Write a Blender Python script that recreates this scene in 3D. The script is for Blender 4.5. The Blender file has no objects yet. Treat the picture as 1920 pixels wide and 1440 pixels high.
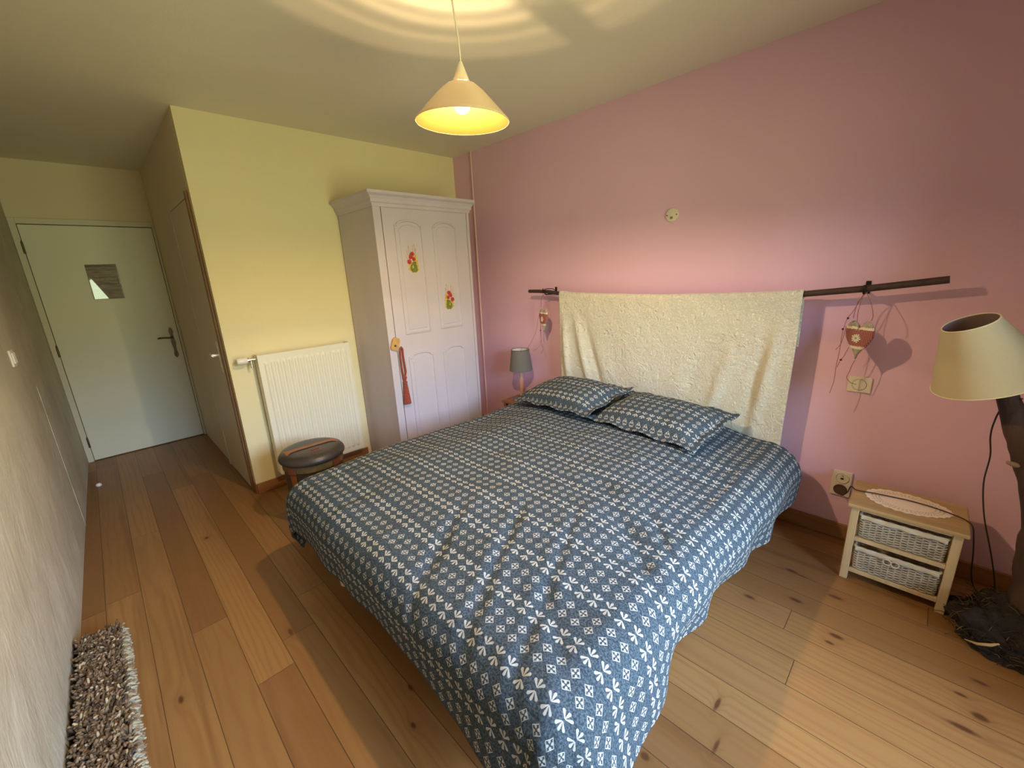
import bpy, bmesh, math, random
from mathutils import Vector, Matrix, noise
PI = math.pi
scene = bpy.context.scene
COL = scene.collection

# ------------------------------------------------------------------ camera
cam_d = bpy.data.cameras.new('camera'); cam = bpy.data.objects.new('camera', cam_d); COL.objects.link(cam)
CAM = Vector((3.3335, -2.6465, 1.4938)); YAW, PITCH, ROLL, FPX = 2.3666, -0.2621, -0.0482, 781.95
d = Vector((math.cos(YAW)*math.cos(PITCH), math.sin(YAW)*math.cos(PITCH), math.sin(PITCH)))
r = Vector((math.sin(YAW), -math.cos(YAW), 0)); u = r.cross(d)
r2 = math.cos(ROLL)*r + math.sin(ROLL)*u; u2 = -math.sin(ROLL)*r + math.cos(ROLL)*u
M = Matrix((( r2.x, u2.x, -d.x, CAM.x), (r2.y, u2.y, -d.y, CAM.y), (r2.z, u2.z, -d.z, CAM.z), (0,0,0,1)))
cam.matrix_world = M
cam_d.sensor_width = 36; cam_d.lens = FPX/1920*36; cam_d.clip_start = 0.02
scene.camera = cam
# ------------------------------------------------------------------ view
vs = scene.view_settings
scene.display_settings.display_device = 'sRGB'
vs.view_transform = 'Standard'; vs.look = 'None'; vs.gamma = 1; vs.use_curve_mapping = False
vs.exposure = 0.36
scene.cycles.use_denoising = True
scene.cycles.max_bounces = 10; scene.cycles.diffuse_bounces = 6; scene.cycles.transparent_max_bounces = 16
scene.cycles.sample_clamp_indirect = 6
scene.cycles.caustics_reflective = False; scene.cycles.caustics_refractive = False
# ------------------------------------------------------------------ daylight: bright sky above, sunlit lawn below the horizon
SKY_STRENGTH = 19.0
world = bpy.data.worlds.new('world'); scene.world = world; world.use_nodes = True
wt = world.node_tree; wt.nodes.clear()
wo = wt.nodes.new('ShaderNodeOutputWorld'); wb = wt.nodes.new('ShaderNodeBackground')
tc = wt.nodes.new('ShaderNodeTexCoord'); sx = wt.nodes.new('ShaderNodeSeparateXYZ'); cr = wt.nodes.new('ShaderNodeValToRGB')
mr = wt.nodes.new('ShaderNodeMapRange'); mr.inputs[1].default_value = -1; mr.inputs[2].default_value = 1
wt.links.new(tc.outputs['Generated'], sx.inputs[0]); wt.links.new(sx.outputs[2], mr.inputs[0])
wt.links.new(mr.outputs[0], cr.inputs[0]); wt.links.new(cr.outputs[0], wb.inputs[0]); wt.links.new(wb.outputs[0], wo.inputs[0])
wb.inputs[1].default_value = SKY_STRENGTH
e = cr.color_ramp.elements
e[0].position = 0.0; e[0].color = (0.22, 0.25, 0.11, 1)
e[1].position = 1.0; e[1].color = (0.46, 0.78, 1.45, 1)
for p_, c_ in ((0.485, (0.40, 0.42, 0.23, 1)), (0.505, (0.24, 0.26, 0.15, 1)), (0.56, (0.22, 0.28, 0.20, 1)), (0.60, (1.05, 1.35, 1.70, 1))):
    x_ = e.new(p_); x_.color = c_
WIN_Y0, WIN_Y1, WIN_Z0, WIN_Z1, WALL_X = -2.30, -0.95, 0.12, 2.15, 4.35
pl = bpy.data.lights.new('window_daylight', 'AREA'); pl.shape = 'RECTANGLE'; pl.size = WIN_Z1-WIN_Z0; pl.size_y = WIN_Y1-WIN_Y0
pl.cycles.is_portal = True
po = bpy.data.objects.new('window_daylight', pl); COL.objects.link(po)
po.location = (WALL_X+0.14, (WIN_Y0+WIN_Y1)/2, (WIN_Z0+WIN_Z1)/2); po.rotation_euler = (0, PI/2, 0)
LAMP_POWER = 47.0; LAMP_COL = (1.0, 0.70, 0.36)
H = 2.5246

# ------------------------------------------------------------------ mesh helpers
def obj(name, bm, mats, parent=None, smooth=False, uv=None, auto=None):
    me = bpy.data.meshes.new(name); bm.to_mesh(me); bm.free()
    if not isinstance(mats, (list, tuple)): mats = [mats]
    for m in mats: me.materials.append(m)
    o = bpy.data.objects.new(name, me); COL.objects.link(o)
    if parent: o.parent = parent
    if smooth:
        me.polygons.foreach_set('use_smooth', [True]*len(me.polygons))
        if auto: me.set_sharp_from_angle(angle=math.radians(auto))
    return o
def BM(): return bmesh.new()
def box(bm, x0, x1, y0, y1, z0, z1, bev=0, mat=0, mtx=None):
    r_ = bmesh.ops.create_cube(bm, size=1); v = r_['verts']
    for w in v: w.co = Vector(((x0+x1)/2+w.co.x*(x1-x0), (y0+y1)/2+w.co.y*(y1-y0), (z0+z1)/2+w.co.z*(z1-z0)))
    if mtx is not None:
        for w in v: w.co = mtx @ w.co
    fs = set(f for w in v for f in w.link_faces)
    for f in fs: f.material_index = mat
    if bev:
        es = set(ed for w in v for ed in w.link_edges)
        rr = bmesh.ops.bevel(bm, geom=list(es), offset=bev, segments=2, affect='EDGES', profile=0.5)
        for f in rr['faces']: f.material_index = mat
    return v
def tube(bm, pts, rad, seg=8, mat=0, cap=True, closed=False):
    pts = [Vector(p) for p in pts]; n = len(pts)
    rads = rad if isinstance(rad, (list, tuple)) else [rad]*n
    rings = []; prev = None
    for i, p in enumerate(pts):
        if closed: t = (pts[(i+1) % n]-pts[i-1])
        else: t = pts[min(i+1, n-1)]-pts[max(i-1, 0)]
        t.normalize()
        if prev is None: a = t.orthogonal().normalized()
        else:
            a = prev-t*prev.dot(t); a = a.normalized() if a.length > 1e-6 else t.orthogonal().normalized()
        prev = a; b = t.cross(a)
        rings.append([bm.verts.new(p+rads[i]*(math.cos(2*PI*k/seg)*a+math.sin(2*PI*k/seg)*b)) for k in range(seg)])
    m = n if closed else n-1
    for i in range(m):
        A, B = rings[i], rings[(i+1) % n]
        for k in range(seg):
            f = bm.faces.new((A[k], A[(k+1) % seg], B[(k+1) % seg], B[k])); f.material_index = mat
    if cap and not closed:
        f = bm.faces.new(rings[0][::-1]); f.material_index = mat
        f = bm.faces.new(rings[-1]); f.material_index = mat
def smooth(pts, n=6):
    P = [Vector(p) for p in pts]; out = []
    for i in range(len(P)-1):
        a, b_, c_, d_ = P[max(i-1, 0)], P[i], P[i+1], P[min(i+2, len(P)-1)]
        for k in range(n):
            t = k/n; out.append(.5*((2*b_)+(c_-a)*t+(2*a-5*b_+4*c_-d_)*t*t+(3*b_-a-3*c_+d_)*t**3))
    return out+[P[-1]]
def lathe(bm, prof, seg=48, mtx=None, mat=0, cap=False):
    """prof: list of (r, z)"""
    mtx = mtx or Matrix(); rings = []
    for (rr, z) in prof:
        if rr < 1e-6: rings.append([bm.verts.new(mtx @ Vector((0, 0, z)))])
        else: rings.append([bm.verts.new(mtx @ Vector((rr*math.cos(2*PI*k/seg), rr*math.sin(2*PI*k/seg), z))) for k in range(seg)])
    for A, B in zip(rings, rings[1:]):
        for k in range(seg):
            k2 = (k+1) % seg
            if len(A) == 1 and len(B) == 1: continue
            if len(A) == 1: f = bm.faces.new((A[0], B[k2], B[k]))
            elif len(B) == 1: f = bm.faces.new((A[k], A[k2], B[0]))
            else: f = bm.faces.new((A[k], A[k2], B[k2], B[k]))
            f.material_index = mat
    return rings
def cyl(bm, p0, p1, r_, seg=24, mat=0): tube(bm, [p0, p1], r_, seg, mat)
def grid(bm, nu, nv, fn, mat=0, uvfn=None, thick=None, keep=None):
    uvl = bm.loops.layers.uv.verify() if uvfn else None
    V = [[bm.verts.new(fn(i/nu, j/nv)) for j in range(nv+1)] for i in range(nu+1)]
    for i in range(nu):
        for j in range(nv):
            if keep and not keep((i+.5)/nu, (j+.5)/nv): continue
            f = bm.faces.new((V[i][j], V[i+1][j], V[i+1][j+1], V[i][j+1])); f.material_index = mat
            if uvl:
                for lp, (a, b) in zip(f.loops, ((i, j), (i+1, j), (i+1, j+1), (i, j+1))): lp[uvl].uv = uvfn(a/nu, b/nv)
    return V
def poly_prism(bm, pts, axis, a0, a1, mat=0, mtx=None):
    """pts 2D; extruded along axis ('x','y','z')"""
    def mk(p, a):
        v = {'x': Vector((a, p[0], p[1])), 'y': Vector((p[0], a, p[1])), 'z': Vector((p[0], p[1], a))}[axis]
        return mtx @ v if mtx is not None else v
    A = [bm.verts.new(mk(p, a0)) for p in pts]; B = [bm.verts.new(mk(p, a1)) for p in pts]; n = len(pts)
    fs = [bm.faces.new(A), bm.faces.new(B[::-1])]
    for i in range(n): fs.append(bm.faces.new((A[i], B[i], B[(i+1) % n], A[(i+1) % n])))
    for f in fs: f.material_index = mat
def fixn(bm): bmesh.ops.recalc_face_normals(bm, faces=bm.faces); return bm
def thing(name, label, cat, loc=(0, 0, 0), rot=(0, 0, 0), group=None):
    o = bpy.data.objects.new(name, None); o.empty_display_size = .05; COL.objects.link(o)
    o.location = loc; o.rotation_euler = rot; o['label'] = label; o['category'] = cat
    if group: o['group'] = group
    return o
def tag(o, label, cat, group=None):
    o['label'] = label; o['category'] = cat
    if group: o['group'] = group
    return o
def struct(o): o['kind'] = 'structure'; return o
def sm(a, b, x):
    t = min(1, max(0, (x-a)/(b-a))); return t*t*(3-2*t)

# ------------------------------------------------------------------ node helper
class X:
    """scalar expression built from Math nodes"""
    nt = None
    def __init__(s, sock): s.s = sock
    @staticmethod
    def m(op, *a, clamp=False):
        n = X.nt.nodes.new('ShaderNodeMath'); n.operation = op; n.use_clamp = clamp
        for i, v in enumerate(a):
            if isinstance(v, X): X.nt.links.new(v.s, n.inputs[i])
            else: n.inputs[i].default_value = v
        return X(n.outputs[0])
    def __add__(s, o): return X.m('ADD', s, o)
    __radd__ = __add__
    def __sub__(s, o): return X.m('SUBTRACT', s, o)
    def __rsub__(s, o): return X.m('SUBTRACT', o, s)
    def __mul__(s, o): return X.m('MULTIPLY', s, o)
    __rmul__ = __mul__
    def __truediv__(s, o): return X.m('DIVIDE', s, o)
    def __lt__(s, o): return X.m('LESS_THAN', s, o)
    def __gt__(s, o): return X.m('GREATER_THAN', s, o)
    def abs(s): return X.m('ABSOLUTE', s)
    def floor(s): return X.m('FLOOR', s)
    def fract(s): return X.m('FRACT', s)
    def mod(s, o): return X.m('FLOORED_MODULO', s, o)
    def min(s, o): return X.m('MINIMUM', s, o)
    def max(s, o): return X.m('MAXIMUM', s, o)
    def sin(s): return X.m('SINE', s)
    def sqrt(s): return X.m('SQRT', s)
    def pow(s, o): return X.m('POWER', s, o)
    def clamp(s): return X.m('ADD', s, 0.0, clamp=True)
def newmat(name):
    m = bpy.data.materials.new(name); m.use_nodes = True; nt = m.node_tree; nt.nodes.clear()
    out = nt.nodes.new('ShaderNodeOutputMaterial'); b = nt.nodes.new('ShaderNodeBsdfPrincipled')
    nt.links.new(b.outputs[0], out.inputs[0]); X.nt = nt
    return m, nt, b, out
def setv(nt, sock, v):
    if isinstance(v, X): nt.links.new(v.s, sock)
    elif hasattr(v, 'is_output'): nt.links.new(v, sock)
    elif isinstance(v, (tuple, list)): sock.default_value = (*v, 1) if len(v) == 3 else v
    else: sock.default_value = v
def mix(nt, f, a, b):
    n = nt.nodes.new('ShaderNodeMix'); n.data_type = 'RGBA'; n.clamp_factor = True
    setv(nt, n.inputs[0], f); setv(nt, n.inputs[6], a); setv(nt, n.inputs[7], b); return n.outputs[2]
def coord(nt, kind='Object'):
    t = nt.nodes.new('ShaderNodeTexCoord'); s_ = nt.nodes.new('ShaderNodeSeparateXYZ'); nt.links.new(t.outputs[kind], s_.inputs[0])
    return X(s_.outputs[0]), X(s_.outputs[1]), X(s_.outputs[2])
def vec(nt, x, y, z=0.0):
    c = nt.nodes.new('ShaderNodeCombineXYZ')
    for i, v in enumerate((x, y, z)): setv(nt, c.inputs[i], v)
    return c.outputs[0]
def noise_n(nt, v, scale=1, detail=3, rough=.55, dist=0.0):
    n = nt.nodes.new('ShaderNodeTexNoise'); nt.links.new(v, n.inputs['Vector'])
    n.inputs['Scale'].default_value = scale; n.inputs['Detail'].default_value = detail
    n.inputs['Roughness'].default_value = rough; n.inputs['Distortion'].default_value = dist
    return X(n.outputs[0])
def white(nt, v):
    n = nt.nodes.new('ShaderNodeTexWhiteNoise'); nt.links.new(v, n.inputs['Vector']); return X(n.outputs[0])
def bump(nt, b, h, strength=.3, dist=.01):
    n = nt.nodes.new('ShaderNodeBump'); n.inputs['Strength'].default_value = strength; n.inputs['Distance'].default_value = dist
    setv(nt, n.inputs['Height'], h); nt.links.new(n.outputs[0], b.inputs['Normal'])
def mat(name, col, rough=.6, metal=0.0, var=0.0, vscale=8, bmp=0.0, bscale=60, spec=None, stretch=(1, 1, 1), col2=None, sheen=0, bdist=.002):
    m, nt, b, out = newmat(name); x, y, z = coord(nt); v = vec(nt, x*stretch[0], y*stretch[1], z*stretch[2])
    c2 = col2 or tuple(c*(1-var) for c in col)
    if var or col2:
        n = noise_n(nt, v, vscale, 4); c = mix(nt, ((n-.35)*3.0).clamp(), col, c2)
        nt.links.new(c, b.inputs['Base Color'])
    else: setv(nt, b.inputs['Base Color'], col)
    b.inputs['Roughness'].default_value = rough; b.inputs['Metallic'].default_value = metal
    if spec is not None: b.inputs['Specular IOR Level'].default_value = spec
    if sheen: b.inputs['Sheen Weight'].default_value = sheen
    if bmp: bump(nt, b, noise_n(nt, v, bscale, 4), bmp, bdist)
    return m

# ------------------------------------------------------------------ materials
def wall_mat(name, col, var=.05, bmp=.25):
    m, nt, b, out = newmat(name); x, y, z = coord(nt); v = vec(nt, x, y, z)
    n = noise_n(nt, v, 1.6, 4); c = mix(nt, ((n-.3)*2.2).clamp(), col, tuple(k*(1-var) for k in col))
    nt.links.new(c, b.inputs['Base Color']); b.inputs['Roughness'].default_value = .62; b.inputs['Specular IOR Level'].default_value = .3
    h = noise_n(nt, v, 9, 5, .6)*1.0+noise_n(nt, v, 130, 2)*.22
    bump(nt, b, h, bmp, .008)
    return m
M_PINK = wall_mat('pink_paint', (0.78, 0.49, 0.65))
M_YEL = wall_mat('cream_paint', (0.82, 0.73, 0.46))
M_HALL = wall_mat('hall_paint', (0.76, 0.66, 0.48))
def old_plaster():
    m, nt, b, out = newmat('old_white_plaster'); x, y, z = coord(nt)
    n = noise_n(nt, vec(nt, x, y, z), 2.2, 5, .65); k = noise_n(nt, vec(nt, x*3.2+z*1.2, y, z*1.6-x*1.0), 1, 5, .7, 1.2); f = noise_n(nt, vec(nt, x, y, z), 60, 3)
    c = mix(nt, ((n-.32)*2.6).clamp(), (.63, .59, .50), (.47, .43, .35)); c = mix(nt, ((k-.56)*7).clamp()*.6, c, (.72, .69, .62)); c = mix(nt, ((.42-k)*6).clamp()*.45, c, (.36, .33, .26))
    nt.links.new(c, b.inputs['Base Color']); b.inputs['Roughness'].default_value = .7; bump(nt, b, k*.8+n*1.0+f*.15, .7, .018); return m
M_LEFT = old_plaster()
M_CEIL = wall_mat('ceiling_paint', (0.80, 0.76, 0.64), .06, .3)
M_DOOR = mat('door_paint', (0.74, 0.73, 0.60), .4)
M_FRAMEW = mat('frame_paint', (0.66, 0.62, 0.50), .45)

def floor_mat():
    m, nt, b, out = newmat('pine_planks'); x, y, z = coord(nt)
    W = .1345
    q = (y+2.905)/W; row = q.floor(); fy = q.fract()
    off = white(nt, vec(nt, row, 3.7)); Lb = 2.3
    qx = (x+off*Lb+.4)/Lb; ix = qx.floor(); fx = qx.fract()
    hid = white(nt, vec(nt, row, ix, 1.0)); hid2 = white(nt, vec(nt, row, ix, 9.0)); hid3 = white(nt, vec(nt, row, ix, 17.0))
    ly = (fy-.5)*W
    # knots: jittered points in stretched cells
    vo = nt.nodes.new('ShaderNodeTexVoronoi'); vo.feature = 'F1'; vo.inputs['Scale'].default_value = 1
    warp = noise_n(nt, vec(nt, x*3, y*9, 2.0), 1, 2)
    nt.links.new(vec(nt, x*1.75+hid*7, y*4.6+hid2*5+warp*.2), vo.inputs['Vector']); vo.inputs['Randomness'].default_value = 1
    kd = X(vo.outputs['Distance']); sc_ = nt.nodes.new('ShaderNodeSeparateColor'); nt.links.new(vo.outputs['Color'], sc_.inputs[0]); kr = X(sc_.outputs[0])
    on = kr > .45; size = kr*.06+.02
    knot = ((1.0-kd/size)*4).clamp()*on
    halo = ((1.0-kd/(size*4.5))).clamp()*on
    # placed knots of the photographed boards
    for (kx, ky, kx_r, ky_r) in [(3.027,-.471,.03,.012), (3.214,-.539,.035,.014), (3.252,-.788,.03,.013), (3.237,-.842,.018,.009), (3.60,-.795,.02,.008), (3.603,-.944,.05,.015),
                                 (3.65,-.69,.035,.012), (3.645,-.859,.025,.018), (3.004,-1.394,.008,.035), (3.05,-1.53,.009,.042), (2.90,-1.715,.016,.013), (2.93,-.79,.03,.014),
                                 (1.53,-2.326,.035,.012), (2.277,-2.168,.02,.01), (2.15,-2.10,.02,.01), (3.085,-.675,.03,.012), (.37,-2.44,.02,.014), (1.55,-2.72,.03,.012)]:
        dd = (((x-kx)/kx_r).pow(2.0)+((y-ky)/ky_r).pow(2.0)).sqrt()+(warp-.5)*.9
        knot = knot.max(((1.0-dd)*1.8).clamp()); halo = halo.max((1.0-dd/4).clamp())
    n1 = noise_n(nt, vec(nt, x*.9+hid*13, ly*9+hid2*4), 1, 3, .5, .3)
    ph = ly*(130+hid*120)+n1*26+halo*halo*9+hid*20
    ring = (ph.sin()*.5+.5).pow(2.5)
    fine = noise_n(nt, vec(nt, x*7+hid*5, ly*260), 1, 4, .6)
    big = noise_n(nt, vec(nt, x*1.4, y*3.2), 1, 3)
    c = mix(nt, hid3, (0.38, 0.205, 0.072), (0.20, 0.090, 0.027))
    c = mix(nt, ((hid-.72)*3).clamp()*.6, c, (0.44, 0.240, 0.08))
    c = mix(nt, ring*.5, c, (0.27, 0.115, 0.038))
    c = mix(nt, ((fine-.45)*2.2).clamp()*.3, c, (0.24, 0.11, 0.04))
    c = mix(nt, ((n1-.52)*5).clamp()*.62, c, (0.30, 0.145, 0.060))
    c = mix(nt, ((big-.5)*3).clamp()*.3, c, (0.22, 0.12, 0.05))
    c = mix(nt, halo*halo*.6, c, (0.20, 0.085, 0.03))
    st = noise_n(nt, vec(nt, x*.55+hid3*3, y*17), 1, 2, .5)
    c = mix(nt, ((st-.60)*9).clamp()*.6, c, (0.17, 0.075, 0.028))
    c = mix(nt, knot*.92, c, (0.095, 0.036, 0.013))
    ed = (fy.min(1.0-fy))*W; ex = (fx.min(1.0-fx))*Lb
    gap = (1.0-ed.min(ex)/.0020).clamp()
    c = mix(nt, gap*.95, c, (0.05, 0.022, 0.01))
    nt.links.new(c, b.inputs['Base Color'])
    setv(nt, b.inputs['Roughness'], fine*.25+.30); b.inputs['Specular IOR Level'].default_value = .4
    bump(nt, b, fine*.15+ring*.2-gap*3.0+big*.3, .35, .002)
    return m
M_FLOOR = floor_mat()

def wood_mat(name, c1, c2, axis='z', rough=.5, scale=1.0, contrast=1.0):
    m, nt, b, out = newmat(name); x, y, z = coord(nt)
    s = {'x': (1.5, 24, 24), 'y': (24, 1.5, 24), 'z': (24, 24, 1.5)}[axis]
    v = vec(nt, x*s[0]*scale, y*s[1]*scale, z*s[2]*scale)
    n = noise_n(nt, v, 1, 5, .6, .6); n2 = noise_n(nt, v, .25, 2)
    c = mix(nt, ((n-.35)*2.6*contrast).clamp(), c1, c2); c = mix(nt, ((n2-.5)*2).clamp()*.5, c, c2)
    nt.links.new(c, b.inputs['Base Color']); b.inputs['Roughness'].default_value = rough
    bump(nt, b, n, .25, .002); return m
M_BASE = wood_mat('baseboard_pine', (0.36, 0.17, 0.06), (0.24, 0.10, 0.035), 'x', .45)
M_BASEY = wood_mat('baseboard_pine_short', (0.36, 0.17, 0.06), (0.24, 0.10, 0.035), 'y', .45)
M_STRIP = mat('door_edge_wood', (0.27, 0.12, 0.045), .5, var=.3)
M_OAK = wood_mat('paulownia', (0.50, 0.36, 0.19), (0.36, 0.24, 0.11), 'x', .55)
M_OAKV = wood_mat('paulownia_leg', (0.60, 0.47, 0.29), (0.44, 0.32, 0.17), 'z', .6)

def fabric_mat(name, flip=False):
    """grey-blue chambray printed with rows of white diamonds and three-petal sprigs; UV in metres"""
    m, nt, b, out = newmat(name)
    t = nt.nodes.new('ShaderNodeUVMap'); s_ = nt.nodes.new('ShaderNodeSeparateXYZ'); nt.links.new(t.outputs[0], s_.inputs[0])
    U, V = X(s_.outputs[0]), X(s_.outputs[1])
    PX, PY = .0455, .0395
    cx = (U/PX).fract(); u_ = (cx-.5)*PX
    rw = (V/PY); row = rw.floor(); v_ = (rw.fract()-.5)*PY
    ty = row.mod(4.0)
    au = u_.abs(); av = v_.abs()
    dia = (au+av) < .0158
    cross_ = (au.min(av) < .0017)*((au+av) < .0135)
    blob = ((au.max(av)-.0085).abs()+au.min(av)) < .0042
    rim = cross_.max(blob)
    diamond = dia*(1.0-rim)*(ty < 2.0)
    # sprig: B opens +v, A opens -v
    isB = ty > 2.5
    vv = v_*(isB*2.0-1.0)+.0165
    def petal(a, p, L):
        capd = (((a-L).pow(2.0))+p.pow(2.0)).sqrt()
        cone = (p.abs() < (a*.19+.0006))*(a > 0.001)*(a < L)
        return cone.max(capd < (L*.19+.0004))
    p0 = petal(vv, u_, .0185)
    s45 = .7071
    a1 = (au+vv)*s45; b1 = (au-vv)*s45
    p1 = petal(a1, b1, .0185)
    spr = p0.max(p1)*(ty > 1.5)
    prt = diamond.max(spr)
    mot = noise_n(nt, vec(nt, U, V), 170, 3, .7); mot2 = noise_n(nt, vec(nt, U*1.0, V*1.0, 4.0), 38, 3, .6)
    fleck = noise_n(nt, vec(nt, U, V, 9.0), 320, 2, .8, 1.5)
    base = mix(nt, (((mot-.44)*6).clamp()+((fleck-.58)*7).clamp()).clamp(), (0.023, 0.036, 0.052), (0.092, 0.122, 0.150))
    base = mix(nt, ((mot2-.5)*3).clamp()*.5, base, (0.058, 0.079, 0.100))
    c = mix(nt, prt, base, (0.44, 0.43, 0.40))
    nt.links.new(c, b.inputs['Base Color']); b.inputs['Roughness'].default_value = .8; b.inputs['Specular IOR Level'].default_value = .2
    w1 = noise_n(nt, vec(nt, U*2.5+V*1.5, V*7-U*3), 1, 4, .55, .6)
    w2 = noise_n(nt, vec(nt, U*9-V*2, V*9+U*3, 6.0), 1, 3, .5, .8)
    bump(nt, b, w1*1.0+w2*.25+mot*.03, .75, .026)
    return m
M_FAB = fabric_mat('printed_chambray')

# ------------------------------------------------------------------ room shell
def slab(name, m, *b): 
    bm = BM(); box(bm, *b); return struct(obj(name, bm, m))
YW, DX = -2.0596, -1.8985
slab('floor', M_FLOOR, -2.1, 4.6, -3.4, .1, -.1, 0)
slab('ceiling', M_CEIL, -2.1, 4.6, -3.4, .1, H, H+.1)
slab('wall_right', M_PINK, -2.1, 4.6, 0, .1, 0, H)
slab('wall_partition', M_YEL, -.08, 0, YW, -.001, 0, H)
slab('wall_corridor', M_HALL, DX-.1, -.0805, YW, YW+.08, 0, H)
slab('wall_end', M_HALL, DX-.12, DX-.015, -3.2, YW+.1, 0, H)
# left wall is not quite parallel
bm = BM(); yl = lambda x: -2.952-(x-DX)*.0145
poly_prism(bm, [(DX-.02, yl(DX)), (4.5, yl(4.5)), (4.5, -3.4), (DX-.02, -3.4)], 'z', 0, H)
struct(obj('wall_left', fixn(bm), M_LEFT))
bm = BM()
tube(bm, [(-.44+.02*noise.noise(Vector((0, 0, k*.4))), yl(-.44)+.001, .0+k*.06) for k in range(17)], [.0015+.0045*max(0, noise.noise(Vector((3, 0, k*.7)))) for k in range(17)], 6)
struct(obj('trim_2', bm, M_LEFT, None, True))
# window wall with opening
bm = BM(); X0, X1 = WALL_X, WALL_X+.2
box(bm, X0, X1, -3.4, WIN_Y0, 0, H); box(bm, X0, X1, WIN_Y1, 0, 0, H)
box(bm, X0, X1, WIN_Y0, WIN_Y1, 0, WIN_Z0); box(bm, X0, X1, WIN_Y0, WIN_Y1, WIN_Z1, H)
struct(obj('wall_window', bm, wall_mat('window_wall_paint', (0.78, 0.70, 0.55))))
M_WINF = mat('white_window_frame', (0.85, 0.85, 0.83), .35)
bm = BM(); fx0, fx1 = WALL_X+.06, WALL_X+.12
for (a, b_) in ((WIN_Y0, WIN_Y0+.06), (WIN_Y1-.06, WIN_Y1), ((WIN_Y0+WIN_Y1)/2-.04, (WIN_Y0+WIN_Y1)/2+.04)): box(bm, fx0, fx1, a, b_, WIN_Z0, WIN_Z1, .004)
box(bm, fx0, fx1, WIN_Y0, WIN_Y1, WIN_Z0, WIN_Z0+.06, .004); box(bm, fx0, fx1, WIN_Y0, WIN_Y1, WIN_Z1-.06, WIN_Z1, .004)
win = struct(obj('window_1', bm, M_WINF))
g, nt, b, out = newmat('window_glass')
tr = nt.nodes.new('ShaderNodeBsdfTransparent'); gl = nt.nodes.new('ShaderNodeBsdfGlossy'); gl.inputs['Roughness'].default_value = 0.0
mx = nt.nodes.new('ShaderNodeMixShader'); lw = nt.nodes.new('ShaderNodeFresnel'); lw.inputs[0].default_value = 1.45
nt.links.new(lw.outputs[0], mx.inputs[0]); nt.links.new(tr.outputs[0], mx.inputs[1]); nt.links.new(gl.outputs[0], mx.inputs[2]); nt.links.new(mx.outputs[0], out.inputs[0])
ym = (WIN_Y0+WIN_Y1)/2
for a, b_ in ((WIN_Y0+.055, ym-.035), (ym+.035, WIN_Y1-.055)):
    bm = BM(); box(bm, WALL_X+.088, WALL_X+.092, a, b_, WIN_Z0+.055, WIN_Z1-.055); obj('pane', bm, g, win)
bm = BM(); box(bm, WALL_X-.01, WALL_X+.06, WIN_Y0+.002, WIN_Y1-.002, WIN_Z0-.03, WIN_Z0-.001, .005); obj('window_sill', bm, M_WINF, win)
# baseboards and trims
bm = BM(); box(bm, .02, WALL_X-.001, -.016, -.0005, 0, .085, .003); struct(obj('baseboard_right', bm, M_BASE))
bm = BM(); box(bm, .0005, .016, YW+.001, -1.19, 0, .078, .003); struct(obj('baseboard_partition', bm, M_BASEY))
M_PIPE = mat('pink_conduit', (0.72, 0.50, 0.48), .4)
bm = BM(); cyl(bm, (.262, -.008, .085), (.262, -.008, H), .008, 10); struct(obj('trim_1', bm, M_PIPE, smooth=True, auto=50))
# entry door
M_HINGE = mat('dark_brass', (0.12, 0.10, 0.05), .4, metal=.8)
M_BRONZE = mat('bronze_handle', (0.10, 0.075, 0.045), .35, metal=.8)
d0, d1, DH = -2.0817, -2.9078, 2.04
bm = BM(); fx = DX+.006
box(bm, DX-.015, fx, d0+.004, YW-.001, 0, DH+.05, .002); box(bm, DX-.015, fx, -2.951, d1-.004, 0, DH+.05, .002); box(bm, DX-.015, fx, d1-.004, d0+.004, DH+.006, DH+.05, .002)
e1 = struct(obj('door_1', bm, M_FRAMEW))
bm = BM(); box(bm, DX-.012, DX, d1, d0, .008, DH, .002); leaf = obj('door_leaf', bm, M_DOOR, e1)
bm = BM(); box(bm, DX-.0145, DX-.0125, d1-.003, d0+.003, .001, DH+.005); obj('door_gap_shade', bm, mat('painted_gap_shade', (.05, .04, .03), .9), e1)  # dark sheet behind the leaf: shade of the door gap put in as colour
for zc in (1.861, 1.016, .182):
    bm = BM(); cyl(bm, (DX+.008, d1-.004, zc-.045), (DX+.008, d1-.004, zc+.045), .007, 10)
    tube(bm, [(DX+.008, d1-.004, zc+.045), (DX+.008, d1-.004, zc+.058)], [.005, .002], 8); obj('hinge', bm, M_HINGE, e1, True, auto=50)
# ornate handle plate: wavy outline
bm = BM(); prof = []
N = 40
for i in range(N+1):
    t = i/N; z = .835+t*.295
    w = .011+.007*math.exp(-((t-.5)/.12)**2)+.006*math.exp(-((t-.12)/.07)**2)+.006*math.exp(-((t-.86)/.07)**2)
    w *= (min(t, 1-t)*30)**.5 if min(t, 1-t)*30 < 1 else 1
    prof.append((w, z))
yc = -2.134
poly_prism(bm, [(yc+max(w, .001), z) for w, z in prof]+[(yc-max(w, .001), z) for w, z in prof[::-1]], 'x', DX, DX+.005)
fixn(bm); hp = obj('door_handle', bm, M_BRONZE, e1)
bm = BM(); cyl(bm, (DX+.005, yc, 1.035), (DX+.045, yc, 1.035), .009, 12)
tube(bm, [(DX+.045, yc+.006, 1.035), (DX+.047, yc-.03, 1.034), (DX+.046, yc-.07, 1.039), (DX+.042, yc-.10, 1.04), (DX+.036, yc-.112, 1.034)], [.009, .008, .007, .0075, .006], 10)
obj('lever', bm, M_BRONZE, hp, True, auto=60)
bm = BM(); cyl(bm, (DX+.005, yc, .87), (DX+.02, yc, .87), .006, 10); box(bm, DX+.02, DX+.023, yc-.012, yc+.012, .858, .884, .001); obj('key', bm, M_BRONZE, hp)
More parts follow.
